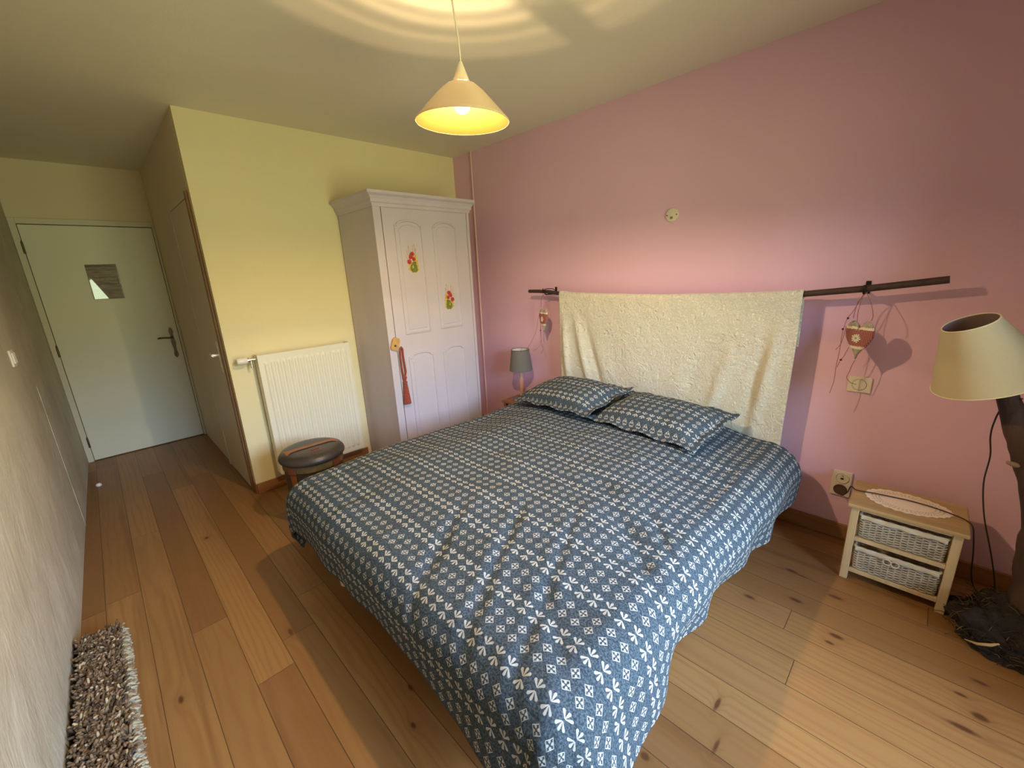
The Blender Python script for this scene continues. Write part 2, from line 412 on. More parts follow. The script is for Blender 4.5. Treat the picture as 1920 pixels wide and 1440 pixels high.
# side door in corridor wall
bm = BM()
box(bm, -.815, -.775, YW-.014, YW-.0005, 0, 2.075, .002); box(bm, -.775, -.10, YW-.014, YW-.0005, 2.04, 2.075, .002)
sd = struct(obj('door_2', bm, M_FRAMEW))
bm = BM(); box(bm, -.10, -.062, YW-.016, YW-.0005, 0, 2.075, .003); obj('door_jamb', bm, M_STRIP, sd)
bm = BM(); box(bm, -.772, -.103, YW-.010, YW-.0008, .008, 2.037, .002); obj('door_leaf', bm, mat('side_door_paint', (0.66, 0.58, 0.42), .45), sd)
M_WHITEM = mat('white_enamel_handle', (.85, .84, .80), .25, metal=.1)
bm = BM(); box(bm, -.178, -.146, YW-.017, YW-.010, .90, 1.125, .003)
hp2 = obj('door_handle', bm, M_WHITEM, sd)
bm = BM(); cyl(bm, (-.162, YW-.017, 1.03), (-.162, YW-.052, 1.03), .009, 12)
tube(bm, [(-.155, YW-.052, 1.03), (-.20, YW-.055, 1.03), (-.27, YW-.052, 1.028), (-.285, YW-.045, 1.026)], [.010, .009, .009, .007], 10); obj('lever', bm, M_WHITEM, hp2, True, auto=60)
# corner bead of partition: thin wooden trim meeting the side door
bm = BM(); box(bm, -.06, .004, YW-.006, YW-.0002, 0, .078, .001); struct(obj('baseboard_corner', bm, M_BASE))

# ------------------------------------------------------------------ pendant lamp
LP = Vector((2.080, -1.596, 2.005)); TILT = Matrix.Rotation(math.radians(3.2), 4, 'Y')
lampT = thing('pendant_lamp', 'white conical ceiling lamp, switched on, hanging on a cord over the bed', 'lamp', LP)
MS, nt, b, out = newmat('opal_shade'); 
setv(nt, b.inputs['Base Color'], (.80, .62, .42)); b.inputs['Roughness'].default_value = .35
tl = nt.nodes.new('ShaderNodeBsdfTranslucent'); tl.inputs[0].default_value = (.85, .52, .28, 1); ms = nt.nodes.new('ShaderNodeMixShader'); ms.inputs[0].default_value = .035
nt.links.new(b.outputs[0], ms.inputs[1]); nt.links.new(tl.outputs[0], ms.inputs[2]); nt.links.new(ms.outputs[0], out.inputs[0])
M_CAP = mat('white_plastic_cap', (.80, .72, .55), .4)
def lm(prof, mats, name, seg=96, par=lampT):
    bm = BM(); lathe(bm, prof, seg, TILT); return obj(name, fixn(bm), mats, par, True, auto=40)
lm([(.050, .102), (.075, .082), (.110, .047), (.150, .006), (.160, -.004), (.162, -.003), (.1615, .000), (.152, .009), (.112, .050), (.077, .085), (.052, .105), (.050, .102)], MS, 'shade')
lm([(.0495, .1015), (.0745, .0815), (.1095, .0465), (.1495, .0055), (.1592, -.0036)], mat('darkened_amber', (.062, .033, .0075), .3), 'shade_lining')  # lining added near-black to keep the lit inside from burning out
lm([(.030, .113), (.0285, .118), (.014, .152), (.006, .172), (.004, .174), (.002, .174), (.002, .168), (.012, .145), (.026, .116), (.030, .113)], M_CAP, 'cap')
# louvre rings between cap and shade throw rings of light on the ceiling
for (ra, rb, z0) in ((.0342, .0362, .1110), (.0398, .0420, .1080), (.0452, .0466, .1050)):
    lm([(ra, z0-.0004), (rb, z0-.0004), (rb, z0+.0004), (ra, z0+.0004), (ra, z0-.0004)], M_CAP, 'louvre_ring')
for az in (97, 217, 337):
    bm = BM(); mt = TILT @ Matrix.Rotation(math.radians(az), 4, 'Z'); box(bm, .022, .054, -.0055, .0055, .106, .1085, mtx=mt)
    obj('bracket', bm, M_CAP, lampT)
lm([(.0, .150), (.010, .146), (.010, .098), (.008, .094), (0, .094)], mat('lamp_socket', (.7, .66, .55), .5), 'socket', 32)
MB, nt, b, out = newmat('lit_bulb_glass')
em = nt.nodes.new('ShaderNodeEmission'); em.inputs[0].default_value = (1, .82, .55, 1); em.inputs[1].default_value = 30
tr = nt.nodes.new('ShaderNodeBsdfTransparent'); mx = nt.nodes.new('ShaderNodeMixShader'); mx.inputs[0].default_value = .82
nt.links.new(em.outputs[0], mx.inputs[1]); nt.links.new(tr.outputs[0], mx.inputs[2]); nt.links.new(mx.outputs[0], out.inputs[0])
lm([(.0085, .096), (.011, .086), (.024, .066), (.028, .052), (.026, .038), (.018, .027), (.008, .022), (0, .021)], MB, 'bulb', 32)
# ceiling cord
M_CORD = mat('white_flex', (.78, .74, .62), .5)
bm = BM(); cpts = [Vector((.0096-.022*k/12+.002*math.sin(k*.6), -.013*k/12+.0015*math.sin(k*.9), .172+(H-LP.z-.172)*k/12)) for k in range(13)]
tube(bm, cpts, .0028, 8); obj('cord', bm, M_CORD, lampT, True, auto=60)
bm = BM(); lathe(bm, [(0, H-LP.z-.001), (.045, H-LP.z-.001), (.045, H-LP.z-.012), (.03, H-LP.z-.03), (.006, H-LP.z-.045), (0, H-LP.z-.045)], 32, Matrix.Translation((-.012, -.013, 0))); obj('ceiling_rose', fixn(bm), M_CAP, lampT, True, auto=40)
pd = bpy.data.lights.new('bulb_light', 'POINT'); pd.energy = LAMP_POWER; pd.color = LAMP_COL; pd.shadow_soft_size = .024
pob = bpy.data.objects.new('bulb_light', pd); COL.objects.link(pob); pob.location = LP+Vector((0.002, 0, .040))
pd2 = pd.copy(); pd2.energy = LAMP_POWER*.34; pd2.shadow_soft_size = .0022; pob2 = bpy.data.objects.new('bulb_light_top', pd2); COL.objects.link(pob2); pob2.location = LP+Vector((.0045, 0, .078))

# ------------------------------------------------------------------ wardrobe
M_LILAC = mat('lilac_paint', (0.60, 0.54, 0.62), .45, var=.06, vscale=5, bmp=.15, bscale=30, stretch=(1, 1, .2))
WY0, WY1, WXF = -1.160, -.330, .555
wd = thing('wardrobe', 'tall pale lilac painted wardrobe with one panelled door, in the corner', 'wardrobe', (0, 0, 0))
bm = BM()
box(bm, .012, WXF, WY0, WY0+.02, .0, 1.99, .002); box(bm, .012, WXF, WY1-.02, WY1, 0, 1.99, .002)
box(bm, .012, .022, WY0+.02, WY1-.02, .03, 1.985); box(bm, .022, WXF-.03, WY0+.02, WY1-.02, .07, .09); box(bm, .022, WXF-.03, WY0+.02, WY1-.02, 1.965, 1.985)
obj('carcass', bm, M_LILAC, wd)
bm = BM()
box(bm, WXF-.022, WXF+.004, WY0-.002, -1.104, 0, 1.99, .002); box(bm, WXF-.022, WXF+.004, -.352, WY1+.002, 0, 1.99, .002)
box(bm, WXF-.022, WXF+.002, -1.104, -.352, 1.972, 1.99, .001); box(bm, WXF-.022, WXF+.004, -1.104, -.352, 0, .08, .002)
obj('face_frame', bm, M_LILAC, wd)
# cornice: moulded profile swept on three sides
prof = [(.0, 1.965), (.006, 1.965), (.010, 1.985), (.018, 1.992), (.020, 2.012), (.030, 2.030), (.046, 2.040), (.050, 2.044), (.050, 2.060), (.0, 2.060)]
bm = BM(); loops = []
for (o_, z) in prof:
    loops.append([bm.verts.new(v) for v in ((.012, WY0-o_, z), (WXF+.004+o_, WY0-o_, z), (WXF+.004+o_, WY1+min(o_, .035), z), (.012, WY1+min(o_, .035), z))])
for A, B in zip(loops, loops[1:]):
    for k in range(3): bm.faces.new((A[k], A[k+1], B[k+1], B[k]))
bm.faces.new(loops[-1]); bm.faces.new([L[0] for L in loops]); bm.faces.new([L[3] for L in loops]); bm.faces.new((loops[0][0], loops[0][3], loops[-1][3], loops[-1][0]))
obj('cornice', fixn(bm), M_LILAC, wd)
# door with four framed panels
DXF = WXF+.006
bm = BM(); box(bm, WXF-.018, DXF-.004, -1.098, -.356, .085, 1.966, .002); dr = obj('door', bm, M_LILAC, wd)
def panel_outline(y0, y1, z0, z1, arch, n=14):
    """bottom corners, then an arched top with small shoulders"""
    w = y1-y0; P = [(y0, z0), (y1, z0), (y1, z1-arch)]
    s_ = w*.10; P.append((y1-.004, z1-arch+.004)); P.append((y1-s_*.6, z1-arch+.002))
    for i in range(n+1):
        t = i/n; yy = y1-s_-(w-2*s_)*t
        P.append((yy, z1-arch*.55+arch*.55*math.sin(PI*t)**.7))
    P.append((y0+s_*.6, z1-arch+.002)); P.append((y0+.004, z1-arch+.004)); P.append((y0, z1-arch))
    return P
def offset_poly(P, dd):
    c = Vector((sum(p[0] for p in P)/len(P), sum(p[1] for p in P)/len(P))); y0 = min(p[0] for p in P); y1 = max(p[0] for p in P); z0 = min(p[1] for p in P); z1 = max(p[1] for p in P)
    return [(c.x+(p[0]-c.x)*(1-2*dd/(y1-y0)), (z0+z1)/2+(p[1]-(z0+z1)/2)*(1-2*dd/(z1-z0))) for p in P]
for (y0, y1, z0, z1) in ((-1.015, -.785, 1.075, 1.89), (-.695, -.470, 1.08, 1.89), (-1.015, -.785, .16, .935), (-.695, -.470, .16, .935)):
    P = panel_outline(y0, y1, z0, z1, .035)
    steps = [(0, .0), (.003, .009), (.011, .010), (.015, .0006), (.034, .0006), (.037, .0055), (.060, .006)]
    bm = BM(); rings = []
    for (o_, h_) in steps:
        Q = offset_poly(P, o_); rings.append([bm.verts.new((DXF-.0045+h_, q[0], q[1])) for q in Q])
    n = len(P)
    for A, B in zip(rings, rings[1:]):
        for k in range(n): bm.faces.new((A[k], A[(k+1) % n], B[(k+1) % n], B[k]))
    bm.faces.new(rings[-1]); obj('door_panel', fixn(bm), M_LILAC, dr)
for zc in (1.80, 1.00, .25):
    bm = BM(); cyl(bm, (WXF+.006, -.354, zc-.035), (WXF+.006, -.354, zc+.035), .006, 10); obj('hinge', bm, M_LILAC, wd, True, auto=50)
M_LATCH = mat('varnished_pine', (.62, .36, .12), .4, var=.2, vscale=30)
bm = BM(); mt = Matrix.Translation((WXF+.0045, -1.118, 1.022)) @ Matrix.Rotation(math.radians(-22), 4, 'X')
poly_prism(bm, [(-.024, -.046), (.024, -.046), (.030, -.03), (.030, .03), (.018, .048), (-.018, .048), (-.030, .03), (-.030, -.03)], 'x', 0, .016, mtx=mt)
lt = obj('turn_latch', fixn(bm), M_LATCH, wd)
bm = BM(); cyl(bm, mt @ Vector((.016, 0, -.012)), mt @ Vector((.019, 0, -.012)), .008, 12); obj('screw', bm, M_HINGE, lt)
# poppy stickers
DC = [mat('sticker_yellow', (.72, .58, .12), .6, var=.35, vscale=60), mat('sticker_green', (.22, .26, .05), .6, var=.5, vscale=80), mat('sticker_red', (.62, .06, .03), .6, var=.5, vscale=60),
      mat('sticker_stalk', (.40, .24, .04), .6), mat('sticker_dark', (.10, .03, .02), .6)]
def decal(cy, cz, w, h, mir):
    bm = BM(); X_ = DXF+.0022
    def disc(y, z, ry, rz, mi, lay, n=14, seed=0):
        rnd = random.Random(seed); vs = [bm.verts.new((X_+lay*.0002, cy+mir*(y+ry*(1+rnd.uniform(-.15, .15))*math.cos(2*PI*k/n)), cz+z+rz*(1+rnd.uniform(-.15, .15))*math.sin(2*PI*k/n))) for k in range(n)]
        f = bm.faces.new(vs); f.material_index = mi
    disc(.006, -.055, w*.44, h*.20, 0, 0, 20, 1); disc(.030, -.010, w*.16, h*.24, 0, .5, 14, 2); disc(.008, -.060, w*.30, h*.17, 1, 1, 16, 3); disc(.012, -.03, w*.2, h*.08, 1, 1.2, 12, 4)
    for i, (a, b_, c_, d_) in enumerate(((-.034, .03, -.042, .072), (-.02, .04, -.024, .088), (.010, .04, .010, .09), (.022, .0, .024, .100), (-.04, 0, -.05, .03), (.03, .0, .034, .07))):
        y0, y1 = cy+mir*a, cy+mir*c_; f = bm.faces.new([bm.verts.new((X_+.0004, y0-.0012, cz+b_)), bm.verts.new((X_+.0004, y0+.0012, cz+b_)), bm.verts.new((X_+.0004, y1+.0012, cz+d_)), bm.verts.new((X_+.0004, y1-.0012, cz+d_))]); f.material_index = 3
        disc(c_, d_, .0025, .012, 3 if i % 2 else 0, 2.5, 8, i)
    for i, (a, b_, s_) in enumerate(((.002, .040, .018), (-.012, .020, .019), (.012, .004, .016), (-.028, -.014, .019))):
        disc(a, b_, s_, s_*.95, 2, 3+i*.3, 12, 10+i); disc(a, b_-.002, .005, .004, 4, 5, 8, 20+i)
    disc(.022, -.018, .006, .004, 4, 5.5, 8, 30); disc(0, -.05, .006, .012, 0, 4, 8, 31)
    return obj('poppy_sticker', fixn(bm), DC, dr)
decal(-.895, 1.615, .105, .20, 1); decal(-.588, 1.318, .105, .19, -1)
# tassel hanging from the door
M_TAS = mat('terracotta_cord', (.35, .06, .035), .8, var=.4, vscale=90, sheen=.3)
tx = DXF+.0185; ts = thing('tassel', 'terracotta red rope tassel hanging by its loop on the lilac wardrobe door', 'tassel', (tx, -1.078, .993))
bm = BM(); n = 24
pts = [(0.0, .0, 0)]
L = [(0, -.012, -.02), (0, -.016, -.07), (0, -.015, -.13), (0, -.012, -.19), (0, -.006, -.225)]; Rr = [(0, .010, -.02), (0, .008, -.07), (0, .012, -.13), (0, .016, -.19), (0, .006, -.225)]
tube(bm, [(0, -.006, -.228)]+L[::-1]+[(0, -.006, -.004), (0, 0, .002), (0, .006, -.004)]+Rr+[(0, .004, -.228)], .0065, 8); obj('loop', bm, M_TAS, ts, True)
bm = BM(); lathe(bm, [(0, -.212), (.012, -.218), (.017, -.232), (.011, -.247), (.008, -.252), (.015, -.262), (.016, -.274), (.010, -.286), (0, -.29)], 20); obj('knot', fixn(bm), M_TAS, ts, True)
bm = BM(); seg = 60; rings = []
for (rr, z) in ((.010, -.283), (.016, -.295), (.020, -.34), (.026, -.40), (.029, -.440), (.0, -.440)):
    rings.append([bm.verts.new(((rr*(.55+.05*(k % 2)))*math.cos(2*PI*k/seg)*1.0, rr*(1+.07*(k % 2))*math.sin(2*PI*k/seg), z+(.003*(k % 3) if rr else 0))) for k in range(seg)])
for A, B in zip(rings, rings[1:]):
    for k in range(seg): bm.faces.new((A[k], A[(k+1) % seg], B[(k+1) % seg], B[k]))
obj('fringe', fixn(bm), M_TAS, ts)

# ------------------------------------------------------------------ radiator
M_RAD = mat('radiator_enamel', (.80, .76, .62), .35)
RY0, RY1, RZ0, RZ1 = -1.905, -1.262, .125, 1.020
rd = thing('radiator', 'cream ribbed panel radiator on the yellow wall behind the round stool', 'radiator', (0, 0, 0))
NG = 15; gp = (RY1-RY0-.05)/NG
def radf(i, j):
    y = RY0+(RY1-RY0)*i; z = RZ0+(RZ1-RZ0)*j
    q = (y-RY0-.025)/gp; k = math.floor(q); c = (q-k-.5)*gp; h = 0
    if 0 <= k < NG:
        zz = max(0, z-(RZ1-.065)); zl = max(0, (RZ0+.05)-z); dd = math.hypot(c, zz+zl); h = .008*(1-sm(.007, .016, dd))
    return Vector((.100+h, y, z))
bm = BM(); grid(bm, 210, 120, radf)
obj('front_panel', fixn(bm), M_RAD, rd, True, auto=50)
bm = BM(); box(bm, .035, .0995, RY0, RY1, RZ0, RZ1-.012, .003)
for k in range(34): box(bm, .045, .092, RY0+.02+k*.0182, RY0+.026+k*.0182, RZ1-.012, RZ1-.008)
obj('casing', bm, M_RAD, rd)
for yy in (RY0, RY1):
    bm = BM(); box(bm, .030, .104, yy-.005, yy+.005, RZ0+.01, RZ1+.004, .002); obj('side_cover', bm, M_RAD, rd)
bm = BM(); 
for yy in (RY0+.1, RY1-.1):
    box(bm, .0005, .034, yy-.015, yy+.015, RZ0+.02, RZ1-.03, .002)
obj('wall_bracket', bm, M_RAD, rd)
bm = BM(); cyl(bm, (.066, RY0-.006, .995), (.066, RY0-.045, .995), .010, 12); cyl(bm, (.066, RY0-.045, .995), (.066, RY0-.058, .995), .017, 16)
cyl(bm, (.066, RY0-.036, .995), (.066, RY0-.036, .94), .008, 12); vb = obj('valve', bm, mat('nickel', (.7, .68, .62), .25, metal=.9), rd, True, auto=40)
bm = BM(); lathe(bm, [(0, 0), (.021, 0), (.024, .006), (.024, .05), (.020, .062), (0, .064)], 20, Matrix.Translation((.066, RY0-.058, .995)) @ Matrix.Rotation(PI/2, 4, 'X')); obj('thermostat_head', fixn(bm), mat('white_knob', (.8, .78, .72), .3), rd, True, auto=40)

# ------------------------------------------------------------------ round stool in front of radiator
OT = Vector((.640, -1.835, 0.028)); ot = thing('ottoman', 'round dark leather stool with a tan strap across the lid, in front of the radiator', 'stool', OT)
M_LEA = mat('dark_leather', (.060, .045, .036), .38, var=.35, vscale=14, bmp=.3, bscale=120)
M_TAN = mat('tan_leather', (.34, .105, .030), .45, var=.25, vscale=18)
M_RIMW = mat('aged_band', (.20, .14, .055), .5, var=.5, vscale=20)
bm = BM(); lathe(bm, [(0, .452), (.10, .451), (.150, .447), (.178, .437), (.192, .420), (.196, .405), (.192, .392), (.180, .385), (0, .385)], 64); lid = obj('lid', fixn(bm), M_LEA, ot, True, auto=60)
bm = BM(); lathe(bm, [(.178, .384), (.180, .36), (.180, .345), (.176, .343), (.0, .343)], 64); obj('band', fixn(bm), M_RIMW, ot, True, auto=40)
bm = BM(); lathe(bm, [(.174, .345), (.172, .20), (.168, -.016), (.16, -.0275), (0, -.0275)], 64); obj('body', fixn(bm), M_LEA, ot, True, auto=40)
def top_z(rr): return .4535 if rr < .1 else .4535-(rr-.1)**2*2.2-.001
mt = Matrix.Rotation(math.radians(88), 4, 'Z')
bm = BM()
def strapf(i, j):
    x_ = -.155+.31*i; e_ = max(0, abs(x_)-.125)/.03; w = .021+.026*min(1, e_)
    y_ = (-1+2*j)*w; v = mt @ Vector((x_, y_, 0)); v.z = top_z(math.hypot(x_, y_))+.002; return v
grid(bm, 40, 4, strapf); so = obj('strap', fixn(bm), M_TAN, lid); 
M_PRT = mat('faded_red_print', (.22, .07, .045), .6)
for k, (a, b_) in enumerate(((-.018, .018), (-.006, .014), (.008, .016), (.02, .018))):
    bm = BM(); box(bm, a-.0025, a+.0025, -.082-b_, -.082+b_*.2, .4520, .4550, mtx=mt); obj('stamped_mark', bm, M_PRT, lid)
for yy in (-.064, -.106):
    bm = BM(); box(bm, -.030, .033, yy-.003, yy+.003, .4515 if yy > -.1 else .4505, .4545 if yy > -.1 else .4535, mtx=mt); obj('stamped_line', bm, M_PRT, lid)
for az in (-62, 28, 118, 208):
    a = math.radians(az); bm = BM()
    def legf(i, j):
        z = .33-.35*i; w = (.16+.12*(1-i)**2) ; th = a+(-.5+j)*w*1.0; rr = .1765-.003*i; return Vector((rr*math.cos(th), rr*math.sin(th), z))
    grid(bm, 12, 6, legf); obj('side_strap', fixn(bm), M_TAN, ot)
    bm = BM()
    def buckf(i, j):
        z = .383-.045*i; th = a+(-.5+j)*.34; return Vector((.1835*math.cos(th), .1835*math.sin(th), z))
    grid(bm, 2, 6, buckf); obj('clasp', fixn(bm), mat('copper_clasp', (.30, .10, .06), .35, metal=.5), ot)

# ------------------------------------------------------------------ bed
BX0, BX1, BY0, BY1 = 1.235, 2.815, -2.06, -.195      # mattress
bd = thing('bed', 'double bed base on short white legs under the blue duvet', 'bed', (0, 0, 0))
M_BEDB = mat('beige_ticking', (.62, .52, .40), .8, bmp=.2, bscale=200)
bm = BM(); box(bm, BX0+.02, BX1-.02, BY0+.003, BY1-.01, .115, .30, .015); obj('base', bm, M_BEDB, bd)
for lx in (1.42, 2.64):
    for ly in (-2.025, -.30):
        bm = BM(); lathe(bm, [(0, .114), (.03, .114), (.028, .06), (.024, .002), (0, .002)], 20, Matrix.Translation((lx, ly, 0))); obj('leg', fixn(bm), mat('white_leg', (.75, .72, .65), .4), bd, True, auto=40)
bm = BM(); box(bm, BX0, BX1, BY0, BY1, .301, .50, .04); mtt = tag(obj('mattress', bm, mat('mattress_cover', (.75, .72, .66), .8), None), 'white mattress lying on the bed base, covered by the blue duvet', 'mattress')
# duvet
TOP = .545
REX, REY = .135, .12
CX0, CX1, CY0 = BX0+.005, BX1-.015, BY0+.02
CREASES = [(2.25, -1.55, 2.62, -2.25, .020, .011), (2.05, -1.70, 2.40, -2.30, .022, .009), (2.45, -1.45, 2.82, -2.30, .018, .009), (2.50, -1.75, 3.05, -2.20, .020, .009), (1.95, -1.10, 2.75, -1.30, .018, .009),
           (2.30, -.95, 3.05, -.78, .020, .009), (2.15, -1.25, 3.05, -1.55, .022, .008), (2.45, -.80, 3.1, -.52, .018, .008), (1.5, -1.2, 1.9, -.9, .025, .005), (1.35, -1.7, 1.25, -2.3, .022, .008), (1.62, -1.9, 1.60, -2.35, .024, .006), (2.0, -.85, 2.6, -.95, .018, .007), (2.65, -1.25, 3.12, -1.75, .018, .010), (2.7, -.95, 3.12, -1.15, .016, .009)]
def duvet_pt(s, t):
    cx = min(max(s, CX0), CX1); cy = max(t, CY0)
    dx, dy = s-cx, t-cy; dd = math.hypot(dx, dy)
    puff = .020*noise.noise(Vector((s*1.6, t*1.6, 3)))+.007*noise.noise(Vector((s*3.4, t*2.8, 5)))+.006*noise.noise(Vector((s*5, t*3.2, 8)))
    # long soft creases running diagonally over the right half
    cr_ = abs(noise.noise(Vector(((s*.75+t)*2.6, (s-t*.7)*.6, 1.7)))); puff -= .012*(1-sm(0, .22, cr_))*sm(1.9, 2.6, s)*sm(-.55, -.9, t)
    cr2 = abs(noise.noise(Vector(((s*.5-t)*2.6, (s+t*.5)*.7, 7.7)))); puff -= .005*(1-sm(0, .25, cr2))*sm(-.55, -.8, t)
    for (ax, ay, bx, by, w_, a_) in CREASES:
        ex, ey = bx-ax, by-ay; L2 = ex*ex+ey*ey; f = ((s-ax)*ex+(t-ay)*ey)/L2
        if -.15 < f < 1.15:
            pd_ = abs((s-ax)*ey-(t-ay)*ex)/math.sqrt(L2)+.012*noise.noise(Vector((s*5, t*5, ax))); puff -= .62*a_*(math.exp(-(pd_/w_)**2)-.45*math.exp(-((pd_-w_*2)/w_)**2))*sm(-.15, .2, f)*sm(1.15, .8, f)
    head = sm(-.75, -.5, t)
    puff *= (1-.7*head*sm(2.75, 2.5, s))
    crown = .035*sm(0, .35, min(s-CX0, CX1-s, t-CY0)) if dd == 0 else 0
    if dd == 0: return Vector((s, t, TOP+puff+crown))
    n = Vector((dx, dy, 0))/dd; side = abs(n.x)
    re = REX*side+REY*(1-side); arc = re*PI/2
    if n.x > 0: re += .03*side*sm(-1.3, -.5, t)
    ang = math.atan2(n.y, n.x)
    if dd < arc: a = dd/re if re*PI/2 >= dd else PI/2; a = dd/arc*PI/2; off = re*math.sin(a); drop = re*(1-math.cos(a)); hang = 0
    else: hang = dd-arc; off = re+hang*((-.16+.55*sm(-1.45, -2.05, t)) if n.x > .25 else (-.05+.25*sm(2.2, 2.8, s)) if n.y < -.5 and n.x >= 0 else -.05); drop = re+hang*.96
    corner = 4*abs(n.x*n.y)
    coordn = (t if side > .7 else s)
    amp = 1 if n.x > .5 else .35
    rip = noise.noise(Vector((s*3.3, t*3.3, 5)))*.03*amp+.013*amp*math.sin(coordn*17+3*noise.noise(Vector((s*2, t*2, 0))))
    rip += corner*.016*math.sin(ang*6+1.6)
    off += rip*min(1, dd/arc*.35+hang*3.2)
    z = TOP+puff*.8-drop
    return Vector((cx+n.x*off, cy+n.y*off, max(z, .015+.01*corner)))
S0, S1, T0, T1 = BX0-.34, BX1+.355, BY0-.315, -.185
bm = BM(); NS, NT = 300, 270
grid(bm, NS, NT, lambda i, j: duvet_pt(S0+(S1-S0)*i, T0+(T1-T0)*j), uvfn=lambda i, j: (S0+(S1-S0)*i, T0+(T1-T0)*j))
dv = obj('duvet', fixn(bm), M_FAB, None, True); tag(dv, 'grey-blue duvet printed with white diamonds and sprigs, spread over the bed', 'duvet')
so_ = dv.modifiers.new('thickness', 'SOLIDIFY'); so_.thickness = .018; so_.offset = -1
# pillows
def pillow(name, cx, cy, rz, label, zc, rx=0.0, ry=0.0, seed=0, hh=.075):
    hw, hd = .355, .240; fl = .045
    def pf(i, j, sgn):
        a = -1+2*i; b_ = -1+2*j
        x_ = a*hw; y_ = b_*hd
        # concave edges, pointed corners
        x_ *= 1-.035*(1-b_*b_)*abs(a)**3; y_ *= 1-.045*(1-a*a)*abs(b_)**3
        ix = max(0, 1-(abs(a)*hw/(hw-fl))**2.6); iy = max(0, 1-(abs(b_)*hd/(hd-fl))**2.6)
        h = hh*(ix**.55)*(iy**.55)*(1.0 if sgn > 0 else .45)
        wr = .010*noise.noise(Vector((x_*7+seed, y_*7, seed)))+.004*noise.noise(Vector((x_*18, y_*18, seed)))
        edge = max(abs(a), abs(b_)); flw = .008*math.sin((x_+y_)*30+seed)*sm(.8, 1, edge)
        return Vector((x_, y_, sgn*(h+.0022)+wr*min(1, h/.02)*(1 if sgn > 0 else .3)+flw))
    bm = BM(); uvo = (seed*.31, seed*.17)
    for sgn in (1, -1):
        grid(bm, 72, 56, lambda i, j: pf(i, j, sgn), uvfn=lambda i, j: (uvo[0]+i*2*hw, uvo[1]+j*2*hd))
    bmesh.ops.remove_doubles(bm, verts=bm.verts, dist=.00001)
    # close the rim
    bound = [e_ for e_ in bm.edges if len(e_.link_faces) == 1]
    bmesh.ops.bridge_loops(bm, edges=bound)
    o = obj(name, fixn(bm), M_FAB, None, True); o.location = (cx, cy, zc); o.rotation_euler = (rx, ry, rz)
    return tag(o, label, 'pillow', 'matching pillows on the bed')
pillow('pillow', 2.285, -.435, math.radians(-7), 'right-hand blue printed pillow at the head of the bed, nearer the socket', .643, rx=math.radians(9), seed=1)
pillow('pillow', 1.635, -.425, math.radians(-6), 'left-hand blue printed pillow at the head of the bed, nearer the small grey lamp',   .662, rx=math.radians(9), ry=math.radians(-3.0), seed=2, hh=.085)

# ------------------------------------------------------------------ branch pole, quilt, brackets
SY = -.12
M_BARK = mat('dark_branch', (.060, .028, .020), .7, var=.4, vscale=30, bmp=.6, bscale=60)
PTS = [(1.005, 1.338, .013), (1.10, 1.3375, .0135), (1.21, 1.333, .014), (1.32, 1.320, .014), (1.45, 1.309, .014), (1.65, 1.302, .014), (1.9, 1.298, .014), (2.15, 1.297, .0145), (2.45, 1.303, .0145), (2.70, 1.312, .015), (2.86, 1.320, .015), (3.10, 1.345, .0155), (3.36, 1.380, .0155)]
bm = BM(); tube(bm, [(x_, SY+.003*math.sin(x_*5), z_) for x_, z_, _ in PTS], [q[2] for q in PTS], 14)
br = obj('branch_pole', bm, M_BARK, None, True, auto=60); tag(br, 'long dark wooden branch hung level on the pink wall above the bed', 'pole')
def pole_z(x_):
    for (a, b_) in zip(PTS, PTS[1:]):
        if a[0] <= x_ <= b_[0]: return a[1]+(b_[1]-a[1])*(x_-a[0])/(b_[0]-a[0])
M_IRON = mat('black_iron', (.012, .010, .010), .5, metal=.4)
for (bx, lab) in ((3.093, 'black iron hook on the pink wall holding the right end of the branch'), (1.185, 'black iron hook on the pink wall holding the left end of the branch')):
    z0 = pole_z(bx); t_ = thing('wall_hook', lab, 'hook', (bx, 0, z0), group='hooks carrying the branch')
    bm = BM(); box(bm, -.010, .010, -.004, -.0005, -.03, .03, .001); obj('plate', bm, M_IRON, t_)
    bm = BM(); tube(bm, [(0, -.004, -.022), (0, -.06, -.022), (0, SY+.02, -.0205), (0, SY, -.0215), (0, SY-.018, -.0175), (0, SY-.021, 0), (0, SY-.020, .018)], .005, 8); obj('hook', bm, M_IRON, t_, True)
    if bx < 2:
        bm = BM(); tube(bm, [(.0, SY-.02, .02), (.03, SY-.01, .024), (.055, SY+.01, .022), (.06, SY+.03, .008)], .003, 6); tube(bm, [(-.02, SY-.018, .0), (-.02, SY-.018, .025)], .004, 6); obj('wire_tie', bm, M_IRON, t_, True)
# quilt: folded over the pole, front panel long, back panel short
M_Q, nt, b, out = newmat('cream_matelasse')
x, y, z = coord(nt); setv(nt, b.inputs['Base Color'], (.84, .78, .64)); b.inputs['Roughness'].default_value = .85; b.inputs['Sheen Weight'].default_value = .2
vo = nt.nodes.new('ShaderNodeTexVoronoi'); vo.feature = 'SMOOTH_F1'; vo.inputs['Scale'].default_value = 1; nw = noise_n(nt, vec(nt, x, 0.0, z), 14, 3)
nt.links.new(vec(nt, x*34+nw*2.5, 0.0, z*34+nw*3), vo.inputs['Vector'])
wv = ((x*26).sin()*(z*22).sin()*2.4+X(vo.outputs[0])*7).sin()
n3 = noise_n(nt, vec(nt, x, 0.0, z), 75, 4, .7, 1.5)
bump(nt, b, wv*.22+n3*1.0+X(vo.outputs[0])*.45, 1.0, .0135)
QX0, QX1 = 1.325, 2.862
